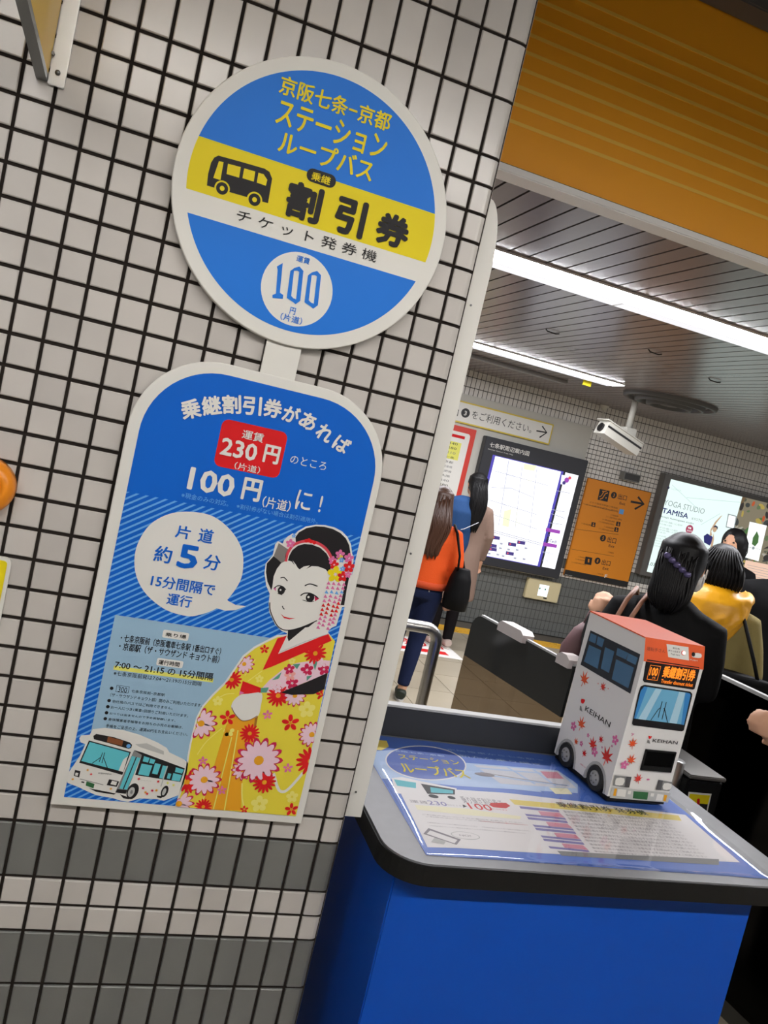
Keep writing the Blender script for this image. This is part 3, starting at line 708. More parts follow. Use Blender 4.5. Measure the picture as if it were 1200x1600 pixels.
A.poly([(298, 1105), (380, 1094), (470, 1062), (565, 1018), (480, 1085), (400, 1135), (335, 1185), (300, 1220), (292, 1195)], P_ink, 2)
A.stroke([(228, 616), (262, 612), (294, 646)], 9, P_ink, 2, 4); A.stroke([(455, 690), (505, 672), (575, 694)], 11, P_ink, 2, 4)
A.poly([(160, 715), (185, 700), (185, 740)], P_rose, 2); A.disc((236, 732), 34, P_ink, 3, 40); A.stroke([(168, 712), (205, 688), (250, 698), (278, 728)], 9, P_ink, 3, 4); A.disc((228, 728), 9, P_wht, 4, seg=10); A.stroke([(200, 760), (245, 775)], 5, P_ink, 3)
A.poly([(548, 785), (592, 808), (552, 835)], P_crim, 2); A.disc((505, 800), 40, P_ink, 3, 42); A.stroke([(415, 782), (450, 760), (505, 760), (555, 784), (580, 806)], 11, P_ink, 3, 4); A.disc((490, 795), 11, P_wht, 4, seg=10); A.stroke([(435, 822), (500, 840), (545, 832)], 5, P_ink, 3, 3)
A.stroke([(246, 878), (252, 896), (266, 910)], 9, P_ink, 2, 3); A.poly([(226, 948), (262, 978), (310, 990), (368, 994), (310, 1004), (262, 992)], P_red, 2)
for c, rr, q in (((320, 292), 44, P_rose), ((352, 222), 20, P_lblue), ((785, 395), 46, P_rose), ((868, 430), 48, P_rose), ((715, 452), 42, P_rose), ((785, 420), 28, P_yel), ((800, 448), 26, P_lblue), ((730, 492), 46, P_red), ((870, 512), 56, P_red), ((810, 530), 26, P_lblue), ((860, 585), 34, P_rose), ((810, 602), 52, P_red), ((742, 582), 80, P_yel)): A.flower(c, rr, 5, q, P_pink, 5, None, .85, .4, .16)
A.poly([(668, 640), (835, 640), (800, 830), (735, 1060), (680, 1105), (555, 1090), (600, 920)], P_wht, 3)
for cI in range(4):
    for rI in range(11):
        t = rI / 10; xx = (678 + 48 * cI) * (1 - t) + (580 + 46 * cI) * t; yy = (664 + 4 * cI) * (1 - t) + ((1078, 1056, 1088, 1030)[cI]) * t
        q = P_lblue if rI == 2 else P_red if 5 <= rI <= 7 else P_rose; sz = 19
        A.poly([(xx, yy - sz), (xx + sz, yy + sz * .9), (xx - sz, yy + sz * .55)], q, 5)
A.build('printed_kimono_woman', arch_o)
# ---------------- white side board mounted round the corner
pts = arch(WX1 + .004, WX1 + .037, H - 1.2815, H - .075, .03, 8)
pts = [(WX1 + .004, H - 1.2815), (WX1 + .0375, H - 1.2815)] + [(WX1 + .004 + .0335 * math.cos(t), H - .185 + .125 * math.sin(t)) for t in [math.pi / 2 * q / 10 for q in range(11)]]
sb = thing('side_board', (WX1 + .02, .03, H - 1.2815), 'tall narrow white board with rounded top fixed to the side of the tiled pillar', 'board')
MB().prism([(x, .028, z) for x, z in pts], (0, .02, 0)).build('panel', M_white, sb)
for px_ in ((735.5, 477), (641.5, 865), (556, 1237)):
    p = on_y(*px_, .028); MB().tube([(p.x, .0285, p.z), (p.x, .0262, p.z)], .0021, 10).build('screw', M_dsteel, sb)
# ---------------- bracket, orange fitting and yellow plate at the left edge
bk = thing('wall_bracket', (-.70, 0, H - .125), 'steel wall bracket with a yellow web plate at the top left of the tiles', 'bracket')
MB().box((-.7115, -.006, H - .125), (-.6875, -.0005, H + .42), bev=.001).build('back_bar', M_steel, bk)
MB().prism([(-.713, -.006, H - .112), (-.713, -.50, H - .068), (-.713, -.50, H + .25), (-.713, -.006, H + .25)], (-.003, 0, 0)).build('web_plate', mat('yellow_web', (222, 182, 70), rough=.5), bk)
MB().prism([(-.729, -.002, H - .122), (-.729, -.50, H - .078), (-.729, -.50, H - .068), (-.729, -.002, H - .112)], (.016, 0, 0)).build('edge_flange', M_dsteel, bk)
MB().box((-.735, -.004, H - .10), (-.722, -.0005, H - .02)).build('foot_plate', M_dsteel, bk)
p = on_y(90, 113, -.008); MB().ball((p.x, -.0065, p.z), .0042).build('bolt', M_dsteel, bk, smooth=True)
p = on_y(83, 84, -.008); MB().tube([(p.x, -.006, p.z), (p.x, -.012, p.z)], .003, 6).build('bolt', M_dsteel, bk)
p = on_y(23, 768, -.02); ox = p.x - .047
of = thing('orange_fitting', (ox, 0, p.z), 'round orange plastic fitting at the left edge of the tiled wall', 'fitting')
M_okn = mat('orange_plastic', (232, 138, 22), rough=.35)
def lathe(prof, c, ax_y=True, seg=32):
    return [[Vector((c[0] + r * math.cos(2 * math.pi * q / seg), c[1] + d, c[2] + r * math.sin(2 * math.pi * q / seg))) for q in range(seg)] for d, r in prof]
MB().rings(lathe([(-.001, .047), (-.02, .047), (-.03, .043), (-.036, .034), (-.036, .028), (-.028, .026)], (ox, 0, p.z))).build('dome', M_okn, of, smooth=True)
MB().rings(lathe([(-.027, .024), (-.042, .021), (-.046, .012)], (ox, 0, p.z))).build('button', M_okn, of, smooth=True)
a = on_y(14, 900, -.006); zt_ = on_y(3, 870, -.006).z; xr = a.x
yp = thing('notice_plate', (xr - .15, 0, zt_ - .24), 'yellow plate with white rounded border at the left edge of the tiled wall', 'notice')
A2 = Art(wallplane(-.006))
A2.urect(xr - .30, zt_ - .24, xr, zt_, M_white, 0, .011); 
MB().prism([Vector((v.x, -.005, v.z)) for v in A2.v], (0, .0045, 0)).build('plate', M_white, yp)
A2 = Art(wallplane(-.006)); A2.urect(xr - .294, zt_ - .234, xr - .006, zt_ - .006, P_yel, 0, .006); A2.build('yellow_face', yp)
# ================================================================== TICKET COUNTER
ZT = H - 1.27
CT = thing('ticket_counter', (.58, .16, 0), 'blue cabinet counter with grey tray top, black rim and dark upstand', 'counter')
M_cblue = mat('cabinet_blue', (8, 72, 172), rough=.5, spec=.2, noise=.02)
M_tray = mat('tray_grey', (112, 112, 115), rough=.45, metal=0.0, spec=.4, noise=.05, nscale=40)
cx0, cx1, cy0, cy1 = .092, 1.062, -.152, .475
MB().box((.127, -.10, 0.08), (.972, .44, ZT - .043), bev=.003).build('cabinet', M_cblue, CT)
MB().box((.14, -.08, 0), (.96, .42, .08)).build('plinth', M_black, CT)
def slab(x0, y0, x1, y1, r):
    p = []
    for cx_, cy_, a, rr in ((x1 - r, y0 + r, -90, r), (x1 - .01, y1 - .01, 0, .01), (x0 + .01, y1 - .01, 90, .01), (x0 + r, y0 + r, 180, r)):
        for q in range(9):
            t = math.radians(a + 90 * q / 8); p.append((cx_ + rr * math.cos(t), cy_ + rr * math.sin(t)))
    return p
o = slab(cx0, cy0, cx1, cy1, .085)
MB().prism([(x, y, ZT - .042) for x, y in o], (0, 0, .038)).build('rim', M_black, CT)
o2 = slab(cx0 + .004, cy0 + .004, cx1 - .004, cy1 - .004, .081)
MB().prism([(x, y, ZT - .004) for x, y in o2], (0, 0, .004)).build('tray', M_tray, CT)
zu = on_y(612, 1104, .446).z
MB().box((cx0 + .01, .446, ZT), (cx1 - .01, .472, zu), bev=.002).build('upstand', M_dark, CT)
MB().box((cx0 + .008, .443, zu), (cx1 - .008, .472, zu + .006), bev=.001).build('upstand_cap', M_lgrey, CT)
# ---- printed sheet lying on the tray
tp_ = Plane((0, 0, ZT), (1, 0, 0), (0, 1, 0), (0, 0, 1))
sx0, sx1, sy0, sy1 = .171, .978, -.118, .438
SH = thing('info_sheet', (.57, .15, ZT), 'blue and white printed information sheet lying on the counter tray', 'sheet')
Q_blue = mat('sheet_blue', (62, 104, 192), rough=.5); Q_mid = mat('sheet_mid_blue', (48, 84, 172), rough=.5); Q_pale = mat('sheet_pale_blue', (168, 192, 228), rough=.5)
Q_wht = mat('sheet_white', (226, 222, 222), rough=.5); Q_txt = mat('sheet_text', (120, 112, 120), rough=.5); Q_vio = mat('sheet_violet', (112, 104, 168), rough=.5); Q_pnk = mat('sheet_pink', (206, 130, 150), rough=.5)
Q_cream = mat('sheet_cream', (232, 226, 190), rough=.5); Q_yel = mat('sheet_yellow', (222, 200, 84), rough=.5)
MB().box((sx0, sy0, ZT + .0002), (sx1, sy1, ZT + .0006)).build('paper', Q_blue, SH)
A = Art(Plane((0, 0, ZT + .0006), (1, 0, 0), (0, 1, 0), (0, 0, 1)), (580, 1140, 3.75)); A.clip = (sx0 + .001, sx1 - .001, sy0 + .001, sy1 - .001); A.STEP = .00012; A.base = .0001
A.poly([(-40, 130), (120, 120), (560, 195), (1090, 238), (1210, 320), (1210, 372), (500, 330), (100, 290), (-30, 280)], Q_pale, 0)
A.poly([(30, 60), (90, 66), (104, 100), (60, 122), (20, 118)], Q_yel, 1)
el = [(320 + 238 * math.cos(t) - 8 * math.sin(t), 196 + 22 * math.cos(t) + 100 * math.sin(t)) for t in [2 * math.pi * q / 40 for q in range(40)]]
A.poly(el, Q_wht, 1); A.poly([(320 + (x - 320) * .965, 196 + (y - 196) * .94) for x, y in el], Q_mid, 2)
A.text('京阪七条−京都', (130, 128), (425, 152), Q_pale, 3, .01); A.text('ステーション', (170, 172), (505, 182), P_yel, 3, .012); A.text('ループバス', (190, 250), (540, 232), P_yel, 3, .012)
A.text('京阪電車から七条駅で', (445, 122), (1005, 176), Q_pale, 3, .006); A.text('新たな乗り継ぎ', (520, 160), (990, 198), Q_pale, 3, .006)
A.poly([(600, 206), (1095, 245), (1205, 345), (760, 318)], mat('sheet_map', (206, 206, 214), rough=.5), 1)
for s_ in ([(620, 225), (1110, 265)], [(650, 262), (900, 300), (1160, 330)], [(800, 222), (960, 320)], [(950, 235), (1080, 330)]): A.stroke(s_, 9, Q_pale, 2)
A.stroke([(640, 250), (880, 290), (1150, 330)], 4, Q_txt, 3); A.disc((665, 265), 34, Q_txt, 3, 12); A.poly([(990, 245), (1090, 250), (1130, 290), (1030, 285)], Q_pnk, 2); A.poly([(1040, 340), (1150, 345), (1180, 380), (1080, 378)], Q_cream, 2)
A.poly([(700, 312), (980, 352), (1000, 368), (780, 345)], Q_pale, 2)
A.poly([(175, 378), (500, 352), (800, 372), (1210, 420), (1840, 500), (2160, 778), (1210, 738), (500, 694), (330, 690)], Q_wht, 1)
# small bus drawing
A.poly([(120, 285), (180, 278), (300, 305), (500, 345), (500, 405), (400, 412), (300, 395), (140, 372)], Q_wht, 2); A.poly([(132, 292), (262, 312), (262, 345), (152, 330)], P_teal, 3); A.poly([(290, 318), (490, 352), (490, 382), (330, 378)], P_ink, 3); A.poly([(345, 338), (480, 358), (480, 376), (350, 370)], P_teal, 4)
A.disc((365, 392), 18, P_ink, 4, 13); A.disc((470, 400), 14, P_ink, 4, 11)
A.text('運賃', (230, 428), (325, 420), Q_txt, 2); A.text('230', (340, 440), (432, 425), Q_vio, 2, .01); A.text('円のところ', (440, 444), (525, 445), Q_txt, 2); A.poly([(535, 440), (562, 450), (540, 458)], P_ink, 2)
A.text('100', (585, 466), (690, 442), P_red, 2, .01); A.text('円になります', (700, 468), (795, 470), P_red, 2); A.poly([(700, 430), (790, 430), (815, 448), (790, 462), (715, 456), (692, 442)], P_red, 2)
A.text('乗り継ぎ割引券で', (545, 432), (755, 412), Q_txt, 2)
A.poly([(255, 442), (540, 462), (880, 510), (870, 526), (540, 500), (270, 470)], Q_cream, 2)
for y0, x0, x1, q in ((500, 300, 880, Q_txt), (512, 320, 890, Q_txt), (540, 640, 915, P_red), (548, 330, 620, Q_txt), (566, 340, 640, Q_txt), (575, 650, 930, Q_txt), (590, 640, 900, Q_txt)):
    A.text('ご利用方法についてのご案内をお読みください', (x0, y0), (x1, y0 + (x1 - x0) * .09 - 8), q, 2)
A.poly([(335, 578), (525, 645), (500, 676), (305, 612)], Q_txt, 2); A.poly([(345, 592), (505, 648), (488, 668), (325, 612)], Q_wht, 3); A.poly([(370, 635), (440, 655), (425, 675), (350, 660)], P_lgry, 4)
A.disc((552, 622), 56, P_lgry, 2, 26); A.disc((552, 622), 52, Q_wht, 3, 23); A.text('NO!', (520, 625), (580, 620), Q_txt, 4)
A.crop(740, 1200, 2.609)
A.poly([(145, 128), (500, 160), (835, 194), (848, 216), (500, 182), (168, 150)], Q_yel, 2); A.text('乗継割引券 発券機', (350, 160), (690, 172), P_ink, 3, .012)
for k in range(4):
    dx, dy = 32 * k, 44 * k
    A.poly([(185 + dx, 156 + dy), (345 + dx * 1.05, 172 + dy), (352 + dx * 1.05, 182 + dy), (192 + dx, 166 + dy)], Q_vio, 2)
    A.poly([(196 + dx, 170 + dy), (262 + dx, 176 + dy), (275 + dx, 194 + dy), (208 + dx, 186 + dy)], Q_wht, 3); A.poly([(262 + dx, 176 + dy), (350 + dx, 184 + dy), (372 + dx, 203 + dy), (275 + dx, 194 + dy)], Q_pnk, 3); A.poly([(208 + dx, 187 + dy), (372 + dx, 204 + dy), (378 + dx, 212 + dy), (216 + dx, 196 + dy)], Q_vio, 2)
    for j in range(3):
        yy = 176 + dy + 14 * j; xa = 372 + dx * 1.1 + 9 * j
        A.text('乗継割引券の発券方法とご注意を必ずお読みのうえご利用ください', (xa, yy + 8), (790 + dx * 1.5 + 12 * j, yy + 36), Q_txt, 2)
A.poly([(340, 338), (640, 356), (1000, 372), (1000, 396), (360, 358)], P_gry, 2)
A.build('print', SH)
# ---- clear plastic film over the sheet, its rim a little lifted
FM = glassmat('clear_film', (255, 255, 255), gloss=1.3, tint=.97, rough=.06)
def edge_steps(a, b, n, e=.03, k=7):
    return [a + e * q / k for q in range(k)] + [a + e + (b - a - 2 * e) * q / n for q in range(n)] + [b - e + e * q / k for q in range(k + 1)]
gx = edge_steps(sx0 - .006, sx1 + .006, 26); gy_ = edge_steps(sy0 - .014, sy1 - .002, 14); nx, ny = len(gx) - 1, len(gy_) - 1; v = []; f = []
for y in gy_:
    for x in gx:
        e = min(x - gx[0], gx[-1] - x, (y - gy_[0]) * 1.0); t = max(0, 1 - e / .026)
        wav = .75 + .35 * math.sin(x * 17 + 1.2) * math.cos(x * 9 + y * 14)
        v.append((x, y, ZT + .0030 + .0065 * t * t * wav + .0004 * math.sin(x * 31) * math.sin(y * 27)))
for j in range(ny):
    for i in range(nx): a = j * (nx + 1) + i; f.append((a, a + 1, a + nx + 2, a + nx + 1))
fo = mesh('clear_film', v, f, FM, smooth=True, label='clear glossy plastic film laid over the printed counter sheet', cat='film')
# ================================================================== BUS SHAPED TICKET MACHINE
yaw = math.radians(3.5); U = Vector((math.cos(yaw), math.sin(yaw), 0)); Bk = Vector((-math.sin(yaw), math.cos(yaw), 0)); Z = Vector((0, 0, 1))
O = on_z(947.5, 1252, ZT + .0055)
fr = Plane(O, U, Z, -Bk); ls = Plane(O, Bk, Z, -U)
uw = fr.uv(1043, 1255)[0]; vh = (fr.uv(1005.6, 998.8)[1] + fr.uv(1097, 1013)[1]) / 2; dp = .245
uw = .5 * (uw + fr.uv(1097, 1013)[0] - fr.uv(1005.6, 998.8)[0])
BM = thing('bus_ticket_machine', O + U * uw / 2 + Bk * dp / 2, 'white toy bus shaped ticket dispenser with orange roof standing on the counter', 'ticket machine')
M_bw = mat('bus_white', (228, 226, 224), rough=.35, spec=.45); M_bo = mat('bus_orange', (226, 92, 44), rough=.3, spec=.5)
def bp(u, d, z): return O + U * u + Bk * d + Z * z
rw, zwh = .036, .030
wheels = [(.058, zwh), (dp - .055, zwh)]
# side outline with wheel arches cut out
def sidepoly():
    p = [(0.002, .012)]
    for (wc, wz) in wheels:
        for q in range(0, 13):
            t = math.pi - math.pi * q / 12; p.append((wc + .040 * math.cos(t), .012 + max(0, .052 * math.sin(t))))
    p += [(dp, .012), (dp, vh), (.014, vh), (0.0, vh - .052)]
    return p
sp = sidepoly(); n = len(sp)
b = MB(); vs = [bp(0, d, z) for d, z in sp] + [bp(uw, d, z) for d, z in sp]
b.add(vs, [tuple(range(n)), tuple(range(2 * n - 1, n - 1, -1))] + [(q, q + n, (q + 1) % n + n, (q + 1) % n) for q in range(n)])
body = b.build('body', M_bw, BM)
MB().prism([bp(.004, .004, 0), bp(uw - .004, .004, 0), bp(uw - .004, dp - .004, 0), bp(.004, dp - .004, 0)], (0, 0, .014)).build('base', M_black, BM)
MB().prism([bp(-.0012, .014, vh), bp(uw + .0012, .014, vh), bp(uw + .0012, dp + .001, vh), bp(-.0012, dp + .001, vh)], (0, 0, .003)).build('roof', M_bo, BM)
MB().add([bp(-.0008, -.0012, vh - .052), bp(uw + .0008, -.0012, vh - .052), bp(uw + .0008, .0135, vh + .0025), bp(-.0008, .0135, vh + .0025)], [(0, 1, 2, 3)]).build('front_band', M_bo, BM)
M_tyre = mat('tyre_black', (26, 26, 27), rough=.7)
for sgn, uu in ((-1, -.001), (1, uw + .001)):
    for wc, wz in wheels:
        t_ = MB(); c = bp(uu, wc, zwh + .001); ax = U * sgn
        def wr(r, off): return [c + ax * off + (Bk * math.cos(2 * math.pi * q / 24) + Z * math.sin(2 * math.pi * q / 24)) * r for q in range(24)]
        t_.rings([wr(rw - .006, -.028), wr(rw - .004, -.002), wr(rw - .006, .004), wr(.021, .0045), wr(.019, .002)]); wo = t_.build('wheel', M_tyre, BM)
        h_ = MB(); h_.rings([wr(.019, .0015), wr(.0185, .004), wr(.012, .0055), wr(.006, .0075)]); h_.build('hub_cap', mat('hub_grey', (150, 150, 150), rough=.45), wo)
        for q in range(6):
            aa = 2 * math.pi * q / 6; cc = c + ax * .0055 + (Bk * math.cos(aa) + Z * math.sin(aa)) * .011
            MB().tube([cc, cc + ax * .0022], .0018, 6).build('wheel_nut', M_dsteel, wo)
        # arch trim
        MB().rings([[bp(uu - ax.dot(U) * 0, wc + (r_) * math.cos(t2), .012 + (r_ * 1.3) * math.sin(t2)) + ax * o_ for r_, o_ in ((.040, .0004), (.046, .0004), (.046, .0014), (.040, .0014))] for t2 in [math.pi * q / 12 for q in range(13)]]).build('wheel_arch', mat('arch_grey', (168, 168, 168), rough=.5), BM)
# front printing (photo crop enlarged 5.16 times)
A = Art(fr, (900, 960, 5.16), base=.0006)
sl = (0.052) ; 
A.poly([(575, 362), (990, 425), (996, 440), (955, 600), (940, 606), (548, 545), (538, 530), (562, 378)], P_ink, 0)
amb = emat('led_amber', (255, 130, 20), 1.1)
a, b2 = A.uv((568, 522)), A.uv((684, 418)); e = .001
for q in ((a[0], a[1], b2[0], a[1] + e), (a[0], b2[1] - e, b2[0], b2[1]), (a[0], a[1], a[0] + e, b2[1]), (b2[0] - e, a[1], b2[0], b2[1])): A.urect(*q, amb, 1)
A.text('100', (585, 490), (668, 432), amb, 1, .03); A.text('円', (612, 518), (638, 506), amb, 1)
A.text('乗継割引券', (688, 505), (972, 448), amb, 1, .028); A.text('Transfer discount ticket', (680, 550), (945, 555), amb, 1, .012)
A.poly([(545, 568), (560, 568), (920, 622), (936, 640), (935, 660), (868, 935), (850, 942), (462, 893), (450, 880), (500, 640), (520, 580)], P_ink, 0)
Gl = mat('glass_print', (112, 178, 214), rough=.3); Gl2 = mat('glass_print_light', (178, 214, 232), rough=.3); Gl3 = mat('glass_print_deep', (58, 132, 196), rough=.3)
A.poly([(548, 580), (915, 634), (922, 650), (868, 890), (868, 888), (468, 838), (466, 835), (520, 615)], Gl, 1); A.poly([(880, 630), (915, 634), (922, 650), (868, 890), (845, 886)], Gl3, 2); A.poly([(548, 580), (575, 585), (480, 840), (466, 838), (520, 615)], Gl3, 2)
A.poly([(640, 596), (690, 604), (560, 850), (500, 842)], Gl2, 2); A.poly([(830, 622), (880, 630), (810, 880), (750, 872)], Gl2, 2)
for s_ in ([(600, 852), (660, 765), (676, 752)], [(692, 700), (660, 830)], [(726, 705), (690, 845)], [(735, 870), (712, 765), (704, 755)]): A.stroke(s_, 6, P_ink, 3)
A.text('KEIHAN', (614, 1028), (822, 1022), P_ink, 0, .01); A.poly([(582, 978), (600, 982), (612, 980), (604, 996), (590, 1004)], P_red, 0, 2); A.poly([(578, 1010), (590, 1014), (598, 1040), (574, 1036)], P_gry, 0)
for c, rr, q, ro in (((455, 1048), 52, mat('leaf_orange', (226, 84, 36), rough=.4), .2), ((440, 1180), 54, mat('leaf_orange', (226, 84, 36)), -.3), ((500, 1330), 48, mat('leaf_red', (214, 50, 40), rough=.4), .4)): A.leaf(c, rr, q, 0, ro)
A.flower((388, 1212), 34, 5, P_rose, P_pink, 1, None, .8, .3, .2); A.flower((455, 966), 14, 3, P_rose, P_rose, 0, None, .6); A.disc((580, 1330), 14, P_rose, 0, 6)
A.poly([(310, 1296), (446, 1310), (428, 1394), (294, 1378)], P_gry, 0); A.poly([(405, 1306), (446, 1310), (428, 1394), (388, 1390)], mat('lamp_dark', (70, 70, 72), rough=.4), 1); A.poly([(325, 1318), (388, 1320), (376, 1374), (320, 1374), (314, 1360)], P_wht, 2, 2)
A.poly([(664, 1332), (775, 1352), (752, 1422), (642, 1412)], P_gry, 0); A.poly([(664, 1332), (700, 1338), (684, 1416), (642, 1412)], mat('lamp_dark', (70, 70, 72)), 1); A.poly([(708, 1360), (768, 1366), (756, 1410), (700, 1408)], P_wht, 2, 2)
A.poly([(290, 1390), (760, 1440), (740, 1516), (270, 1478)], P_lgry, 0); A.poly([(462, 1424), (582, 1434), (572, 1494), (456, 1482)], P_dgreen, 1)
for q in ([(310, 1402), (330, 1404), (318, 1464), (296, 1460)], [(710, 1452), (734, 1456), (722, 1506), (700, 1502)]): A.poly(q, P_org, 1)
for q in ([(336, 1406), (405, 1412), (395, 1470), (326, 1462)], [(655, 1446), (704, 1452), (692, 1502), (640, 1498)]): A.poly(q, P_wht, 1)
for q in ([(420, 1420), (444, 1422), (438, 1450), (414, 1448)], [(604, 1440), (630, 1442), (624, 1468), (598, 1466)]): A.poly(q, P_wht, 1)
A.build('front_print', body)
# ticket slot: a real recess box
a, b2 = A.uv((515, 1250)), A.uv((804, 1108))
u0, z0, u1, z1 = a[0], a[1], b2[0], b2[1]
t_ = MB(); fl = .003
for (ua, za, ub, zb_) in ((u0, z0, u1, z0 + .012), (u0, z1 - .004, u1, z1), (u0, z0, u0 + .004, z1), (u1 - .004, z0, u1, z1)):
    t_.prism([bp(ua, -.004, za), bp(ub, -.004, za), bp(ub, -.004, zb_), bp(ua, -.004, zb_)], Bk * .0038)
t_.build('ticket_tray', M_black, BM)
MB().prism([bp(u0 + .004, -.0016, z0 + .012), bp(u1 - .004, -.0016, z0 + .012), bp(u1 - .004, -.0016, z1 - .004), bp(u0 + .004, -.0016, z1 - .004)], Bk * .0012).build('ticket_slot', mat('slot_black', (5, 5, 5), rough=.8, spec=.05), BM)
# band printing on the sloped orange front
tn = (bp(0, .0135, vh + .0025) - bp(0, -.0012, vh - .052)).normalized(); nn = U.cross(tn).normalized()
if nn.dot(-Bk) < 0: nn = -nn
A = Art(Plane(bp(0, -.0012, vh - .052), U, tn, nn), (900, 960, 5.16), base=.0005)
A.text('運転手さん', (568, 290), (722, 282), mat('band_text', (150, 62, 40), rough=.4), 0, .01)
A.poly([(728, 238), (905, 264), (910, 372), (742, 344)], P_wht, 0); A.text('割引券', (778, 278), (835, 272), P_ink, 1, .01); A.text('押すと出ます', (742, 298), (838, 298), P_ink, 1, .01); A.text('Push here', (765, 325), (835, 322), P_ink, 1)
A.text('PUSH', (918, 370), (978, 368), P_wht, 0, .02); A.poly([(965, 310), (1008, 318), (1010, 345), (985, 352), (940, 345), (935, 330)], P_wht, 0, 2); A.disc((945, 322), 16, P_ink, 1, seg=12)
bt_uv = A.uv((862, 310)); bc = A.pl.p3(*bt_uv, 0.0005)
A.build('band_print', [c for c in BM.children if c.name.startswith('front_band')][0])
MB().tube([bc, bc + nn * .002], .0055, 20).build('button_ring', P_red, BM); MB().tube([bc + nn * .001, bc + nn * .004], .0042, 16).build('push_button', emat('button_light', (255, 226, 214), 1.6), BM)
# left side printing
A = Art(ls, (900, 960, 5.16), base=.0006)
A.poly([(118, 128), (520, 322), (440, 640), (38, 405)], mat('side_frame', (30, 36, 46), rough=.4), 0)
Wd = mat('side_glass', (70, 108, 140), rough=.25)
for q in ([(122, 150), (170, 172), (158, 236), (104, 212)], [(178, 176), (232, 202), (212, 266), (166, 242)], [(108, 246), (205, 290), (178, 440), (66, 380)], [(238, 264), (312, 300), (268, 472), (202, 436)], [(336, 270), (425, 312), (404, 364), (326, 328)], [(425, 314), (502, 350), (482, 408), (408, 370)], [(326, 362), (470, 430), (424, 596), (290, 522)]): A.poly(q, Wd, 1)
A.text('KEIHAN', (72, 775), (282, 870), P_ink, 0, .012); A.poly([(45, 680), (75, 690), (60, 720), (42, 710)], P_red, 0, 2); A.poly([(34, 735), (44, 740), (52, 785), (30, 770)], P_gry, 0)
lo, lr = mat('leaf_orange', (226, 84, 36)), mat('leaf_red', (214, 50, 40))
for c, rr, q, ro in (((65, 530), 62, lo, .2), ((215, 588), 40, lr, .6), ((42, 890), 56, lo, .1), ((200, 1012), 34, P_red, .5), ((135, 1055), 56, lr, -.2), ((66, 1125), 34, P_red, .3), ((245, 1155), 80, lr, .1), ((0, 1030), 30, lo, .3), ((260, 600), 8, lr, 0), ((180, 560), 8, lr, 0)): A.leaf(c, rr, q, 0, ro)
for c, rr in (((318, 1012), 34), ((152, 1108), 32), ((45, 1042), 18), ((-18, 900), 30), ((100, 975), 14), ((212, 1072), 8), ((292, 1062), 9)): A.flower(c, rr, 5, P_rose, P_pink, 1, None, .75, .4, .2)
A.text('京阪バス', (36, 1208), (80, 1232), P_crim, 0, .01)
A.build('side_print', body)
# ================================================================== THINGS ON THE BACK WALL
def slabbox(x0, z0, x1, z1, yb, yf, bev=.004): return MB().box((x0, yf, z0), (x1, yb, z1), bev=bev)
YS = YB - .02
N_ = (680, 600, 3.529)
S_ink = mat('sign_black', (26, 25, 26), rough=.45); S_wht = mat('sign_white', (226, 224, 216), rough=.4); S_yel = mat('sign_yellow_edge', (216, 190, 70), rough=.45); S_or = mat('sign_orange', (220, 134, 22), rough=.45)
# white direction sign
ws = thing('direction_sign', (2.7, YS, H - .17), 'long white direction sign with yellow edge, Japanese text and black right arrow', 'sign')
slabbox(1.55, H - .172, 3.542, H + .048, YS, YS - .03).build('sign_box', S_yel, ws)
A = Art(wallplane(YS - .03), N_)
A.urect(1.565, H - .157, 3.527, H + .033, S_wht, 0)
A.text('出口', (40, 158), (133, 138), S_ink, 1, .006); A.disc((167, 160), 25, S_ink, 1); A.text('3', (157, 172), (177, 150), S_wht, 2, .03)
A.text('をご利用ください。', (198, 190), (538, 228), S_ink, 1, .006)
A.stroke([(558, 258), (615, 268)], 7, S_ink, 1); A.stroke([(590, 232), (615, 268), (575, 295)], 7, S_ink, 2)
A.build('sign_face', ws)
# fare table with red frame
ft = thing('fare_board', (2.3, YS, H - 1.4), 'white fare table with red frame on the far wall, left of the map', 'notice board')
slabbox(1.65, H - 1.42, 2.71, H - .203, YS, YS - .02).build('frame', mat('frame_red', (206, 58, 44), rough=.4), ft)
A = Art(wallplane(YS - .02)); A.urect(1.72, H - 1.36, 2.655, H - .262, S_wht, 0, .03); A.urect(1.78, H - .325, 2.60, H - .295, P_red, 1); A.urect(1.78, H - .55, 2.58, H - .37, P_hl, 1)
for k in range(19):
    z = H - .39 - .048 * k
    for c in range(5): A.utext(('京都', '大阪', '210', '淀屋橋', '340', '七条', '出町柳', '280')[(k * 3 + c) % 8], 1.80 + .16 * c, z - .012, 1.80 + .16 * c + .10, z + .012, (S_ink if (k + c) % 3 else P_gry) if c != 3 else P_rose, 2)
A.build('table_print', ft)
# station area map (backlit)
mp = thing('area_map', (3.4, YS, H - 1.54), 'large black framed backlit station area map on the far wall', 'map')
yf = YS - .09
mb = MB(); mb.box((2.80, yf, H - 1.543), (4.012, YS - .001, H - .236), bev=.006); mb.build('case', mat('map_case', (44, 45, 50), rough=.4), mp)
scr = emat('map_screen_white', (244, 245, 252), 1.1)
A = Art(wallplane(yf), N_)
A.urect(2.915, H - 1.452, 3.752, H - .408, emat('map_screen_blue', (70, 60, 170), .9), 0); A.urect(2.945, H - 1.445, 3.722, H - .416, scr, 1); A.urect(3.775, H - 1.445, 3.935, H - .412, scr, 1)
g1 = emat('map_green', (214, 226, 170), 1.3); g2 = emat('map_grey', (206, 208, 222), 1.3); g3 = emat('map_navy', (58, 44, 120), .9); g4 = emat('map_violet', (150, 60, 170), .9); g5 = emat('map_line', (150, 152, 170), 1.0); g6 = emat('map_red', (210, 70, 90), .9); g7 = emat('map_cream', (238, 238, 214), 1.3)
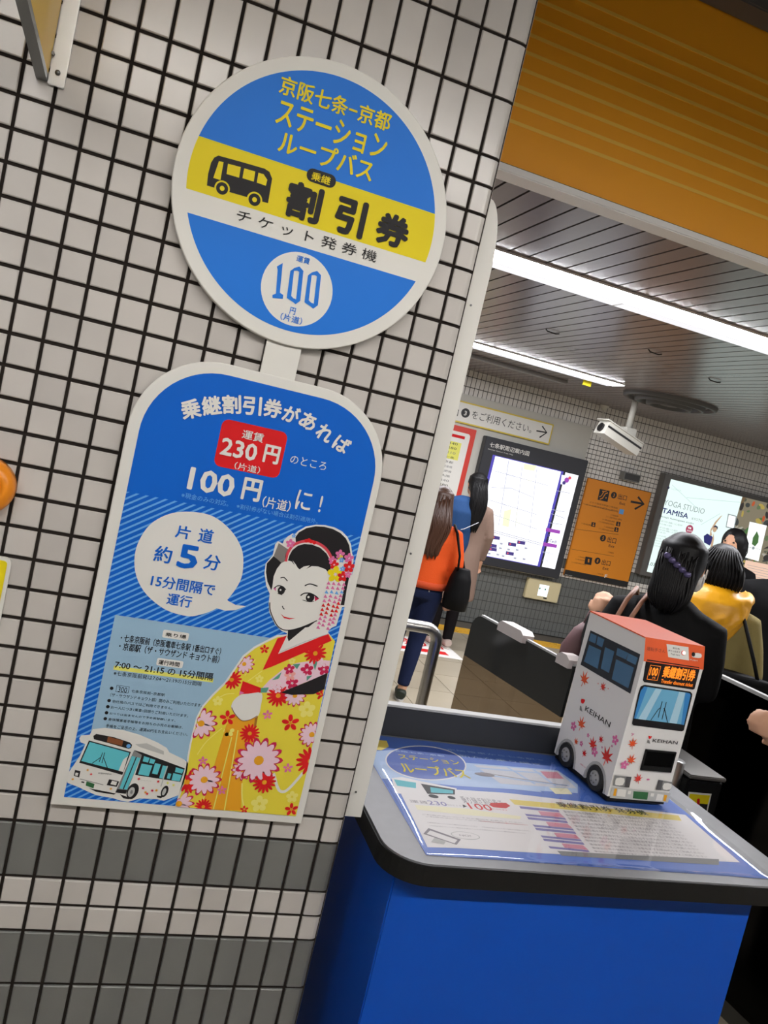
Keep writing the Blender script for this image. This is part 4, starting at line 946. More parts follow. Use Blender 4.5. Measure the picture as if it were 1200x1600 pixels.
A.poly([(400, 420), (448, 430), (430, 560), (385, 700), (360, 700), (385, 560)], g2, 2); A.poly([(490, 440), (560, 450), (545, 480), (488, 470)], g1, 2); A.poly([(380, 700), (420, 690), (405, 790), (370, 780)], g1, 2); A.poly([(510, 500), (540, 505), (530, 560), (500, 555)], g7, 2); A.poly([(450, 690), (480, 700), (470, 790), (440, 780)], g7, 2)
for s_ in ([(310, 570), (420, 575), (540, 625)], [(405, 425), (378, 590), (350, 780)], [(300, 640), (560, 720)], [(480, 450), (440, 800)], [(560, 470), (520, 820)], [(330, 480), (620, 560)], [(320, 720), (560, 800)]): A.stroke(s_, 2.5, g5, 3)
A.stroke([(312, 805), (590, 880)], 3, g5, 3); A.stroke([(310, 815), (588, 890)], 3, g5, 3)
for x, y in ((335, 848), (318, 892), (318, 912), (425, 885), (475, 875), (412, 935)):
    A.poly([(x - 22, y - 14), (x + 22, y - 6), (x + 20, y + 12), (x - 24, y + 6)], g3, 3); A.disc((x - 12, y - 2), 5, g6, 4, seg=8)
for x, y in ((365, 880), (360, 905), (452, 915), (500, 905), (345, 940), (375, 948), (440, 960), (490, 965), (298, 935), (405, 912)): A.poly([(x - 8, y - 5), (x + 8, y - 3), (x + 6, y + 6), (x - 8, y + 4)], g5, 3)
A.poly([(697, 500), (752, 510), (740, 560), (690, 552)], g2, 2); A.disc((725, 530), 14, g4, 3, seg=10); A.disc((710, 545), 10, g3, 3, seg=8); A.disc((742, 518), 9, g6, 3, seg=8)
for s_ in ([(668, 588), (742, 602)], [(642, 692), (716, 706)], [(640, 715), (712, 740)], [(628, 765), (700, 775)]): A.stroke(s_, 3, g5, 3)
A.poly([(612, 792), (690, 808), (686, 826), (608, 812)], g4, 3); A.poly([(598, 872), (672, 886), (668, 904), (594, 892)], g4, 3); A.text('CoTech', (605, 868), (672, 862), g3, 3, .02); A.text('itamCo', (590, 930), (652, 930), g5, 3, .02); A.disc((625, 835), 8, g3, 3, seg=8); A.text('Area', (590, 975), (625, 965), g5, 3)
A.text('七条駅周辺案内図', (298, 346), (522, 372), S_wht, 1, .012); A.text('Shichijo Station Area Map', (290, 362), (430, 388), S_wht, 1, .006)
A.build('map_face', mp)
# orange exit sign
es = thing('exit_sign', (4.51, YB, H - 1.5), 'orange exit guide sign with black right arrow on the far wall', 'sign')
slabbox(4.108, H - 1.50, 4.922, H - .411, YB, YB - .03).build('panel', S_or, es)
A = Art(wallplane(YB - .03), N_)
A.urect(4.108, H - 1.50, 4.922, H - 1.435, S_ink, 1); A.text('KEIHAN', (716, 1052), (755, 1056), S_wht, 2, .01)
A.poly([(908, 578), (962, 590), (950, 650), (895, 638)], S_ink, 1); A.stroke([(908, 635), (922, 630), (938, 605), (952, 600)], 5, S_or, 2); A.stroke([(905, 622), (916, 616), (930, 594), (946, 590)], 4, S_or, 2); A.disc((925, 592), 4, S_or, 2, seg=8); A.disc((942, 628), 4, S_or, 2, seg=8)
for (c, dg, bl, tr, ebl, etr) in (((985, 613), '3', (1005, 634), (1060, 615), (1015, 663), (1050, 656)), ((925, 850), '5', (945, 872), (1002, 850), (955, 898), (990, 890)), ((895, 975), '8', (915, 996), (970, 976), (922, 1022), (958, 1014))):
    A.disc(c, 17, S_ink, 1); A.text(dg, (c[0] - 6, c[1] + 9), (c[0] + 7, c[1] - 8), S_or, 2, .03); A.text('出口', bl, tr, S_ink, 1, .01); A.text('Exit', ebl, etr, S_ink, 1, .015)
A.stroke([(1078, 648), (1150, 662)], 11, S_ink, 1); A.stroke([(1118, 622), (1150, 662), (1100, 690)], 11, S_ink, 2)
S_br = mat('sign_small_text', (120, 76, 20), rough=.5)
for y0, x0, x1 in ((655, 850, 1008), (668, 830, 1010), (725, 965, 1010), (735, 940, 1030), (750, 920, 990), (762, 900, 985), (772, 805, 860), (790, 930, 985), (800, 900, 985), (930, 950, 985), (955, 785, 835), (968, 770, 830), (985, 750, 832), (1048, 890, 928)): A.text('三十三間堂京都国立博物館', (x0, y0), (x1, y0 + (x1 - x0) * .22 - 9), S_br, 1)
for s_ in ([(815, 660), (980, 700)], [(775, 800), (1010, 830)], [(750, 910), (985, 950)]): A.stroke(s_, 2, S_br, 1)
A.poly([(1018, 688), (1042, 694), (1036, 720), (1012, 714)], P_lblue, 1)
for x, y in ((1010, 772), (1000, 803), (873, 775), (846, 975)):
    k_ = 1.7 if x == 846 else 1; A.poly([(x - 10 * k_, y - 14 * k_), (x + 12 * k_, y - 10 * k_), (x + 8 * k_, y + 14 * k_), (x - 14 * k_, y + 10 * k_)], S_ink, 1)
    A.disc((x, y - 5), 3 * k_, S_or, 2, seg=8); A.poly([(x - 4, y), (x + 4, y + 1), (x + 3, y + 9), (x - 5, y + 8)], S_or, 2)
A.text('F', (932, 1068), (950, 1052), S_wht, 1, .03)
A.build('sign_face', es)
# beige plate with a little screen
pp = thing('service_panel', (3.9, YB, H - 1.815), 'beige wall plate with a small bright screen below the map', 'panel')
slabbox(3.693, H - 1.815, 4.10, H - 1.597, YB, YB - .05, .006).build('plate', mat('beige_plate', (206, 194, 154), rough=.5), pp)
A = Art(wallplane(YB - .05), N_); A.urect(3.838, H - 1.77, 3.957, H - 1.643, emat('small_screen', (236, 244, 250), 1.1), 0); A.disc((577, 1127), 5, P_green, 1, seg=8); A.disc((607, 1133), 5, P_green, 1, seg=8); A.poly([(597, 1176), (616, 1180), (613, 1187), (594, 1183)], S_ink, 1)
A.build('screen', pp)
# little grey loudspeaker above the exit sign
sk = thing('wall_speaker', (4.59, YB, H - .34), 'small grey box loudspeaker above the orange exit sign', 'speaker')
slabbox(4.485, H - .342, 4.70, H - .252, YB, YB - .09, .006).build('cabinet', mat('speaker_grey', (120, 120, 116), rough=.5), sk)
MB().box((4.50, YB - .093, H - .33), (4.685, YB - .089, H - .264)).build('grille', mat('speaker_grille', (70, 70, 70), rough=.7), sk)
# backlit advertising box with two posters
ab = thing('advertising_lightbox', (6.6, YB, H - 1.33), 'wide backlit advertising box with a yoga studio poster and food photographs', 'lightbox')
fz0, fz1 = H - 1.325, H - .165
MB().box((4.985, YB - .10, fz0), (8.4, YB, fz1), bev=.006).build('frame', mat('box_frame', (110, 108, 104), rough=.4, metal=.4), ab)
Nn = (900, 720, 4)
A = Art(wallplane(YB - .10), Nn)
e_bg = emat('ad_pale', (216, 236, 230), .95); e_w = emat('ad_white', (236, 242, 238), 1.0); e_ink = emat('ad_ink', (50, 52, 84), .5); e_gr = emat('ad_grey', (150, 160, 164), .7); e_lg = emat('ad_light', (186, 210, 208), .9); e_nv = emat('ad_navy', (40, 44, 120), .6); e_sk = emat('ad_skin', (206, 172, 140), .7); e_rd = emat('ad_rose', (176, 60, 96), .7)
e_fd = [emat('food_%d' % k, c, .55) for k, c in enumerate(((90, 96, 80), (150, 140, 116), (70, 74, 72), (196, 190, 176), (124, 100, 70), (110, 130, 90), (212, 96, 50), (84, 130, 70), (60, 54, 50), (200, 176, 90)))]
u0 = 5.07; u1 = A.uv((1035, 240))[0]; v0, v1 = fz0 + .05, fz1 - .05
A.urect(u0, v0, u1, v1, e_bg, 0); 
for s_ in ([(600, 150), (760, 300)], [(690, 230), (1030, 260)], [(900, 330), (780, 400)]): A.stroke(s_, 3, e_lg, 2)
A.disc((577, 168), 8, e_ink, 2, seg=12); A.text('OZAWA', (592, 178), (660, 182), e_lg, 2); A.text('YOGA STUDIO', (547, 275), (808, 300), e_gr, 2); A.text('TAMISA', (535, 325), (706, 330), e_nv, 2, .03); A.text('KYOTO', (722, 368), (792, 368), e_gr, 2)
A.text('Nanajo Kamogawa studio', (520, 352), (738, 388), e_ink, 2, .006)
for y0, x0, x1 in ((378, 515, 665), (395, 510, 600), (418, 508, 635), (432, 505, 640), (446, 502, 560), (470, 508, 600), (484, 490, 560), (500, 485, 600), (515, 482, 590), (532, 480, 560)): A.text('はじめての方へ体験レッスン受付中', (x0, y0), (x1, y0 + (x1 - x0) * .2 - 9), e_gr, 2)
A.disc((709, 428), 25, e_rd, 2); A.text('体験', (698, 424), (722, 416), e_w, 3, .02); A.text('受付中', (692, 440), (726, 436), e_w, 3)
A.text('t.075-', (443, 650), (525, 646), e_ink, 2)
A.poly([(820, 455), (848, 470), (862, 490), (835, 530), (800, 510), (798, 470)], e_nv, 2); A.poly([(845, 440), (850, 465), (835, 470), (840, 430), (870, 380), (905, 345), (915, 340), (880, 385)], e_sk, 2); A.disc((868, 425), 14, e_sk, 3, 20); A.poly([(855, 415), (870, 402), (886, 412), (884, 432), (876, 415)], e_ink, 4); A.poly([(860, 450), (862, 490), (850, 560), (835, 555)], e_sk, 2)
A.poly([(950, 330), (1005, 345), (990, 430), (935, 415)], e_gr, 2); A.poly([(955, 338), (998, 349), (985, 422), (941, 410)], e_w, 3)
A.urect(u1, v0, 8.3, v1, e_fd[1], 0)
rs = random.Random(3)
A.clip = (u1 + .003, 8.3, v0, v1)
for k in range(340):
    uu = u1 + rs.random() * 1.8; vv = v0 + .25 + rs.random() * (v1 - v0 - .25); A.udisc(uu, vv, .014 + rs.random() * .05, e_fd[rs.choice((0, 0, 1, 2, 2, 3, 4, 5, 7, 8, 8, 9, 6))], 1 + k * .018, .008 + rs.random() * .03, 9, rs.random() * 3)
A.poly([(1085, 380), (1192, 405), (1140, 628), (1045, 600)], e_w, 8); A.poly([(1130, 440), (1142, 470), (1138, 510), (1118, 535), (1098, 520), (1105, 480)], e_fd[7], 9); A.text('SALON', (1070, 540), (1150, 552), e_gr, 9, .01); A.disc((1107, 545), 9, e_gr, 10, seg=12)
A.poly([(1060, 620), (1400, 690), (1380, 800), (1030, 750)], emat('ad_peach', (226, 190, 168), .9), 8)
for k in range(5): A.stroke([(1070, 650 + 16 * k), (1300, 700 + 16 * k)], 2, e_gr, 9)
A.clip = None
A.build('posters', ab)
# floor notice
fn = thing('floor_notice', (2.2, 4.95, 0), 'white floor sticker with red marks beside the woman in orange', 'sticker')
A = Art(Plane((0, 0, .0), (1, 0, 0), (0, 1, 0), (0, 0, 1)), (620, 900, 4), base=.001)
A.upoly([(1.55, 4.72), (2.46, 4.72), (2.46, 5.24), (1.55, 5.24)], P_wht, 0); A.urect(1.6, 4.80, 2.35, 4.90, P_red, 1); A.utext('きっぷ売り場', 1.62, 4.97, 2.38, 5.17, P_red, 1, .02)
A.build('sticker_face', fn)
# ================================================================== THINGS UNDER THE HALL CEILING
cc = at_depth(962, 690, 7.25)
cam_t = thing('surveillance_camera', (cc.x, cc.y, cc.z - .1), 'white box surveillance camera hanging from the ceiling on a short pole', 'camera')
p0 = on_y(940, 668, cc.y); p1 = on_y(991, 703, cc.y); ax = (p1 - p0).normalized(); up = Vector((-ax.z, 0, ax.x)); up = up if up.z > 0 else -up; yy = Vector((0, 1, 0))
M_cw = mat('camera_white', (196, 194, 184), rough=.45)
L_ = (p1 - p0).length
MB().prism([p0 - up * .055 - yy * .09, p1 - up * .055 - yy * .09, p1 + up * .065 - yy * .09, p0 + up * .065 - yy * .09], yy * .18).build('housing', M_cw, cam_t)
MB().prism([p0 + up * .012 - yy * .094, p1 + up * .012 - yy * .094, p1 + up * .03 - yy * .094, p0 + up * .03 - yy * .094], yy * .004).build('dark_strip', S_ink, cam_t)
MB().prism([p0 - ax * .03 + up * .075 - yy * .10, p1 + ax * .0 + up * .075 - yy * .10, p1 + up * .065 - yy * .10, p0 - ax * .03 + up * .065 - yy * .10], yy * .2).build('sun_shield', M_cw, cam_t)
MB().tube([p0 - ax * .001, p0 - ax * .02], .04, 16).build('lens', S_ink, cam_t)
pj = (p0 + p1) / 2 + up * .07 + ax * .06
MB().box((pj.x - .06, pj.y - .06, pj.z - .01), (pj.x + .06, pj.y + .06, pj.z + .07), bev=.008).build('joint', M_cw, cam_t)
MB().tube([(pj.x, pj.y, pj.z + .06), (pj.x, pj.y, ZC)], .028, 14).build('pole', M_cw, cam_t, smooth=True); MB().tube([(pj.x, pj.y, ZC - .012), (pj.x, pj.y, ZC)], .06, 16).build('ceiling_flange', M_cw, cam_t)
cq = on_z(945, 634, ZC)
cj = thing('cable_drop', (cq.x, cq.y, ZC - .3), 'thin white conduit with small cap hanging beside the surveillance camera', 'conduit')
MB().tube([(cq.x, cq.y, ZC), (cq.x, cq.y, ZC - .30)], .008, 8).build('conduit', M_cw, cj); MB().tube([(cq.x, cq.y, ZC), (cq.x, cq.y, ZC - .05)], [.05, .02], 12).build('cap', M_cw, cj)
vc = Vector((3.72, 4.62, ZC))
vt = thing('ceiling_vent', vc, 'round dark grey ring vent in the hall ceiling', 'vent')
M_vent = mat('vent_grey', (70, 70, 70), rough=.5)
for r0, r1, h0 in ((.40, .35, .03), (.30, .25, .05), (.20, .15, .065)):
    def cr_(r_, z_): return [Vector((vc.x + r_ * math.cos(2 * math.pi * q / 40), vc.y + r_ * math.sin(2 * math.pi * q / 40), vc.z - z_)) for q in range(40)]
    MB().rings([cr_(r0, .0), cr_(r0 - .01, h0), cr_(r1 + .01, h0), cr_(r1, 0)], cap=False).build('ring', M_vent, vt, smooth=True)
MB().tube([(vc.x, vc.y, vc.z), (vc.x, vc.y, vc.z - .05)], [.10, .07], 24).build('hub', M_vent, vt)
q0 = on_z(745, 556, ZC).y
rl = tag(MB().box((.5, q0 - .02, ZC - .03), (3.0, q0 + .05, ZC), bev=.004).build('ceiling_rail', mat('rail_grey', (126, 124, 120), rough=.4)), 'long grey rail on the hall ceiling behind the shorter light', 'rail')
yq = on_z(917, 600, ZC - .03)
tag(MB().box((yq.x - .04, yq.y - .004, ZC - .045), (yq.x + .04, yq.y + .004, ZC)).build('yellow_tag', P_yel), 'tiny yellow tag hanging under the hall ceiling by the shorter light', 'tag')
for k, (x, y, lb) in enumerate(((862, 519, 'small dark ceiling hook nearest the orange beam'), (1022, 551, 'small dark ceiling hook in the middle of the hall ceiling'), (1115, 595, 'small dark ceiling hook closest to the round vent'))):
    p = on_z(x, y, ZC - .01); tag(MB().tube([(p.x - .045, p.y, ZC), (p.x - .03, p.y, ZC - .012), (p.x + .03, p.y, ZC - .014), (p.x + .05, p.y - .01, ZC - .008)], .004, 8).build('ceiling_hook', S_ink), lb, 'hook', 'ceiling hooks')
# ================================================================== GATES
G_tint = glassmat('dark_tinted_glass', (226, 214, 198), gloss=.7, tint=.60, rough=.05)
zg = 1.0
b0 = on_z(741, 957, zg); b1 = on_z(877, 1031, zg); gd = (b1 - b0); gd.z = 0; gd.normalize()
bend = b0 + gd * .70; gn = Vector((-gd.y, gd.x, 0))
br = thing('glass_barrier', ((b0 + bend) / 2).xy.to_3d(), 'dark tinted glass barrier with white clips behind the counter', 'barrier')
def gpanel(a, b_, z0, z1, th=.012, r=0.0):
    pts = [Vector((a.x, a.y, z0)), Vector((b_.x, b_.y, z0)), Vector((b_.x, b_.y, z1))]
    if r:
        d_ = (b_ - a); d_.z = 0; d_.normalize()
        pts += [Vector((a.x, a.y, 0)) + d_ * (r - r * math.sin(t)) + Vector((0, 0, z1 - r + r * math.cos(t))) for t in [math.pi / 2 * q / 6 for q in range(7)]]
    else: pts.append(Vector((a.x, a.y, z1)))
    return MB().prism(pts, gn * th)
gpanel(b0, bend, .12, zg - .20, .012).build('glass_pane', G_tint, br)
gpanel(b0, bend, zg - .20, zg, .014, .07).build('dark_band', mat('band_dark', (46, 47, 46), rough=.25, spec=.5), br)
gpanel(b0 + gd * .06, bend, zg, zg + .008, .016).build('top_edge', M_lgrey, br)
for pa, pb in (((798, 982), (838, 1003)), ((884, 1031), (900, 1041))):
    a_ = (on_z(*pa, zg) - b0).dot(gd); l_ = (on_z(*pb, zg) - b0).dot(gd) - a_
    c = b0 + gd * a_
    pts = [c + gd * (.0) + Vector((0, 0, -.012)), c + gd * l_ + Vector((0, 0, -.012)), c + gd * l_ + Vector((0, 0, .02)), c + gd * (l_ - .02) + Vector((0, 0, .034)), c + gd * .02 + Vector((0, 0, .034)), c + Vector((0, 0, .02))]
    MB().prism([p - gn * .022 for p in pts], gn * .058).build('clip', mat('clip_white', (206, 196, 192), rough=.4), br)
for a_ in (.03, .61):
    c = b0 + gd * a_; MB().tube([(c.x + gn.x * .006, c.y + gn.y * .006, 0), (c.x + gn.x * .006, c.y + gn.y * .006, .2)], .02, 12).build('foot', M_dsteel, br)
# steel rail
rp = on_z(686, 984, .905)
hr = thing('guard_rail', (rp.x - .5, rp.y, 0), 'bent stainless steel guard rail beside the woman in orange', 'rail')
path = [(rp.x - 1.1, rp.y, .905)] + [(rp.x - .06 + .06 * math.sin(t), rp.y, .845 + .06 * math.cos(t)) for t in [math.pi / 2 * q / 6 for q in range(7)]] + [(rp.x, rp.y, 0)]
MB().tube(path, .026, 14).build('top_tube', M_steel, hr, smooth=True)
MB().tube([(rp.x - .17, rp.y, 0), (rp.x - .17, rp.y, .89)], .012, 10).build('baluster', M_dsteel, hr, smooth=True)
MB().tube([(rp.x - 1.1, rp.y, 0), (rp.x - 1.1, rp.y, .905)], .026, 14).build('post', M_steel, hr, smooth=True)
# gate post with warning sticker at the near end of the barrier
gt = at_depth(1090, 1204, 2.45); gz = gt.z
gx0, gx1 = gt.x - .055, gt.x + .075; gy = at_depth(1092, 1250, 2.42).y
gp = thing('gate_post', (gt.x, gy + .16, 0), 'black gate post with steel end and yellow warning sticker, right of the ticket machine', 'gate post')
MB().box((gx0, gy, 0), (gx1, gy + .34, gz - .012), bev=.008).build('body', M_black, gp)
MB().box((gx0 - .002, gy - .004, gz - .012), (gx1 + .002, gy + .342, gz), bev=.003).build('top_plate', mat('post_top', (128, 126, 122), rough=.35, metal=.5), gp)
MB().tube([(gx0 - .030, gy + .05, 0), (gx0 - .030, gy + .05, gz + .022)], .034, 20).build('steel_end', M_steel, gp, smooth=True)
A = Art(wallplane(gy), (1000, 900, 4), base=.0012)
A.poly([(302, 1348), (446, 1360), (416, 1492), (282, 1480)], P_wht, 0); A.poly([(310, 1360), (436, 1370), (422, 1425), (298, 1415)], P_yel, 1); A.poly([(298, 1415), (422, 1425), (410, 1486), (288, 1474)], P_ink, 1); A.poly([(355, 1392), (372, 1394), (366, 1480), (348, 1478)], P_red, 2); A.disc((363, 1398), 9, P_red, 2, seg=10); A.poly([(300, 1400), (345, 1440), (330, 1450), (298, 1425)], P_yel, 2)
A.build('warning_sticker', gp)
# second dark glass screen on the right
c0 = on_z(1100, 1042, 1.09); c1 = on_z(1200, 1089, 1.09); sd = (c1 - c0); sd.z = 0; sd.normalize(); gn = Vector((-sd.y, sd.x, 0))
a0 = c0 - sd * .25; a1 = c0 + sd * 1.35
gs = thing('glass_screen', ((a0 + a1) / 2).xy.to_3d(), 'long black glass gate screen with pale top edge at the right', 'barrier')
gpanel(a0, a1, .06, 1.078, .02).build('screen_pane', glassmat('black_glass', (90, 88, 84), gloss=.45, tint=.10, rough=.12), gs)
gpanel(a0, a1, 1.078, 1.09, .024).build('top_edge', M_lgrey, gs)
gpanel(a0, a1, 0, .06, .03).build('floor_rail', M_dsteel, gs)
# ================================================================== PEOPLE
SKIN = mat('skin', (206, 158, 128), rough=.55, spec=.3)
def remesh(b, name, mats, parent, vox, face_mat=None, it=4, **tg):
    me = bpy.data.meshes.new('tmp'); me.from_pydata([tuple(v) for v in b.v], [], b.f); me.update()
    bm = bmesh.new(); bm.from_mesh(me); bmesh.ops.recalc_face_normals(bm, faces=bm.faces[:]); bm.to_mesh(me); bm.free()
    t = bpy.data.objects.new('tmp', me); col.objects.link(t)
    r = t.modifiers.new('r', 'REMESH'); r.mode = 'VOXEL'; r.voxel_size = vox
    s_ = t.modifiers.new('s', 'SMOOTH'); s_.factor = .5; s_.iterations = it
    dg = bpy.context.evaluated_depsgraph_get(); ev = t.evaluated_get(dg); m2 = bpy.data.meshes.new_from_object(ev)
    bpy.data.objects.remove(t); bpy.data.meshes.remove(me)
    m2.name = name; m2.materials.clear()
    for q in mats: m2.materials.append(q)
    m2.polygons.foreach_set('use_smooth', [True] * len(m2.polygons))
    if face_mat:
        for p in m2.polygons: p.material_index = face_mat(p.center)
    o = bpy.data.objects.new(name, m2); col.objects.link(o); WLOC[o.name] = Vector((0, 0, 0))
    if parent: setparent(o, parent)
    return tag(o, **tg) if tg else o
class Body:
    """local frame: x right, y forward, z up, designed for 1.60 m"""
    def __init__(s, base, yaw, height):
        s.k = height / 1.60; s.base = Vector(base); s.f = Vector((math.sin(yaw), math.cos(yaw), 0)); s.r = Vector((math.cos(yaw), -math.sin(yaw), 0))
    def w(s, p): return s.base + (s.r * p[0] + s.f * p[1] + Vector((0, 0, 1)) * p[2]) * s.k
    def loft(s, b, rings, seg=18):
        """rings: (cx, cy, cz, rx, ry)"""
        b.rings([[s.w((cx + rx * math.cos(2 * math.pi * q / seg), cy + ry * math.sin(2 * math.pi * q / seg), cz)) for q in range(seg)] for cx, cy, cz, rx, ry in rings])
    def limb(s, b, pts, rad, seg=12): b.tube([s.w(p) for p in pts], [r * s.k for r in rad], seg)
    def ball(s, b, c, r, seg=16, rg=12):
        rings = []
        for k in range(1, rg):
            th = math.pi * k / rg; rings.append([s.w((c[0] + r[0] * math.sin(th) * math.cos(2 * math.pi * q / seg), c[1] + r[1] * math.sin(th) * math.sin(2 * math.pi * q / seg), c[2] - r[2] * math.cos(th))) for q in range(seg)])
        b.rings(rings)
def lerp(a, b, t): return tuple(a[i] + (b[i] - a[i]) * t for i in range(3))
def hand(B, b, wr, d, side, curl=.5):
    """palm and five fingers; d = direction the hand points, side = +1 right hand"""
    d = Vector(d).normalized(); n = Vector((0, 1, 0)) if abs(d.y) < .8 else Vector((0, 0, 1)); a = d.cross(n).normalized() * side; n = a.cross(d).normalized()
    wr = Vector(wr); P = lambda x, y, z: tuple(wr + a * x + d * y + n * z)
    B.limb(b, [P(0, -.01, 0), P(0, .03, 0), P(0, .075, 0)], [.024, .032, .030], 10)
    B.limb(b, [P(-.022, .02, 0), P(-.02, .08, 0)], [.018, .016]); B.limb(b, [P(.022, .02, 0), P(.02, .08, 0)], [.018, .016])
    for x, l in ((-.028, .060), (-.010, .074), (.010, .070), (.028, .052)):
        B.limb(b, [P(x, .07, 0), P(x, .07 + l * .5, -.012 * curl * 2), P(x * .95, .07 + l * (.95 - .35 * curl), -.045 * curl * 2)], [.0095, .0088, .0075], 8)
    B.limb(b, [P(-.026, .022, 0), P(-.048, .05, -.012), P(-.046, .082, -.024)], [.0125, .0105, .0085], 8)
HEADZ = 1.485
def make_person(name, label, base, yaw, height, feet, arms, hair_col, top, bottom, shoe, hair, group=None, lean=0.0, bow=0.0, extra=None, vox=.0085):
    t = thing(name, base, label, 'person'); B = Body(base, yaw, height); B.t = t
    ly = lambda z: lean * max(0, z - .85)                 # forward lean above the hips
    b = MB()
    B.loft(b, [(0, ly(.78), .78, .10, .085), (0, ly(.86), .86, .158, .112), (0, ly(.98), .98, .128, .098), (0, ly(1.10), 1.10, .132, .098), (0, ly(1.22), 1.22, .152, .105), (0, ly(1.30), 1.30, .150, .088), (0, ly(1.345), 1.345, .085, .065)])
    hy = ly(1.40) + bow; HC = (0, hy + .012, HEADZ); B.hc = HC; B.ly = ly
    B.limb(b, [(0, ly(1.31), 1.31), (0, ly(1.36) + bow * .4, 1.37), (0, hy, 1.43)], [.060, .050, .050], 14)
    B.ball(b, (0, hy + .012, 1.495), (.074, .092, .105)); B.ball(b, (0, hy + .045, 1.44), (.055, .058, .060))
    B.limb(b, [(0, hy + .098, 1.505), (0, hy + .118, 1.468), (0, hy + .098, 1.46)], [.010, .014, .010], 8)
    for s_ in (-1, 1): B.ball(b, (s_ * .076, hy + .005, 1.485), (.010, .020, .030), 10, 8)
    for s_, (fx, fy, fz) in zip((-1, 1), feet):
        hp = (s_ * .082, ly(.84), .84); an = (fx, fy, fz + .085); kn = lerp(hp, an, .52); kn = (kn[0], kn[1] + .03, kn[2])
        B.limb(b, [hp, lerp(hp, kn, .5), kn, lerp(kn, an, .35), an], [.082, .068, .052, .050, .034], 14)
        B.limb(b, [an, (fx, fy + .02, fz + .045), (fx, fy + .12, fz + .03)], [.034, .036, .030], 10)
    for s_, (el, wr, hd) in zip((-1, 1), arms):
        sh = (s_ * .152, ly(1.28), 1.268)
        B.limb(b, [(s_ * .09, ly(1.28), 1.28), sh, lerp(sh, el, .5), el, lerp(el, wr, .5), wr], [.050, .050, .042, .036, .034, .024], 12)
        hand(B, b, wr, hd, s_)
    body = remesh(b, 'body', [SKIN], t, vox, it=2)
    M_eye = mat('eye_dark', (24, 20, 18), rough=.3); M_lip = mat('lip', (176, 92, 84), rough=.5)
    for s_ in (-1, 1):
        e = MB(); B.ball(e, (s_ * .031, hy + .093, 1.497), (.011, .006, .007), 10, 8); e.build('eye', M_eye, body, smooth=True)
    e = MB(); B.ball(e, (0, hy + .098, 1.432), (.022, .006, .007), 10, 8); e.build('mouth', M_lip, body, smooth=True)
    # garments
    tm, hem, slv, fl, thick = top['mat'], top['hem'], top.get('sleeve', 1.0), top.get('flare', 0), top.get('thick', .014)
    b = MB(); rg = [(0, ly(1.365), 1.365, .068, .062), (0, ly(1.335), 1.34, .098 + thick * .6, .074 + thick * .5), (0, ly(1.305), 1.305, .140 + thick * .7, .086 + thick * .8), (0, ly(1.26), 1.26, .155 + thick, .100 + thick), (0, ly(1.22), 1.22, .158 + thick, .112 + thick), (0, ly(1.10), 1.10, .142 + thick + fl * .1, .106 + thick), (0, ly(.98), .98, .142 + thick + fl * .2, .108 + thick)]
    z = .86
    while z > hem + .02:
        q = (.98 - z); rg.append((0, ly(z), z, .162 + thick + fl * q * .55, .116 + thick + fl * q * .5)); z -= .12
    rg.append((0, ly(hem), hem, .158 + thick + fl * (.98 - hem) * .55, .114 + thick + fl * (.98 - hem) * .5)); rg.append((0, ly(hem), hem - .012, .13 + fl * (.98 - hem) * .5, .09 + fl * (.98 - hem) * .45))
    B.loft(b, rg)
    for s_, (el, wr, hd) in zip((-1, 1), arms):
        sh = (s_ * .158, ly(1.28), 1.268); we = lerp(el, wr, slv)
        B.limb(b, [(s_ * .09, ly(1.29), 1.285), sh, lerp(sh, el, .5), el, lerp(el, we, .5), we], [.048 + thick * .6, .052 + thick * .8, .046 + thick, .041 + thick, .038 + thick, .032 + thick], 14)
    remesh(b, top['name'], [tm], t, .012, it=5)
    if bottom:
        b = MB(); B.loft(b, [(0, ly(1.0), 1.0, .135, .105), (0, ly(.92), .92, .155, .118), (0, ly(.84), .84, .168, .124), (0, ly(.78), .78, .150, .11)])
        for s_, (fx, fy, fz) in zip((-1, 1), feet):
            hp = (s_ * .082, ly(.84), .82); an = (fx, fy, fz + bottom.get('cuff', .10)); kn = lerp(hp, an, .52); kn = (kn[0], kn[1] + .03, kn[2]); e = bottom.get('ease', .01)
            B.limb(b, [hp, lerp(hp, kn, .5), kn, lerp(kn, an, .35), an], [.088 + e, .074 + e, .058 + e, .055 + e, .042 + e], 14)
        remesh(b, bottom['name'], [bottom['mat']], t, .011, it=4)
    for (fx, fy, fz) in feet:
        b = MB(); B.limb(b, [(fx, fy - .055, fz + .05), (fx, fy - .02, fz + .055), (fx, fy + .06, fz + .045), (fx, fy + .15, fz + .03), (fx, fy + .185, fz + .026)], [.034, .042, .042, .038, .022], 14)
        so = remesh(b, 'shoe', [shoe], t, .008, it=3)
        b = MB(); 
        b.prism([B.w((fx + .038 * math.cos(a) * (1 if math.sin(a) < 0 else .95), fy + .06 + .125 * math.sin(a), fz)) for a in [2 * math.pi * q / 18 for q in range(18)]], (0, 0, .016 * B.k)); b.build('sole', mat('sole_white', (200, 196, 188), rough=.6), so)
    hair(B, t, hair_col)
    if extra: extra(B, t)
    return B
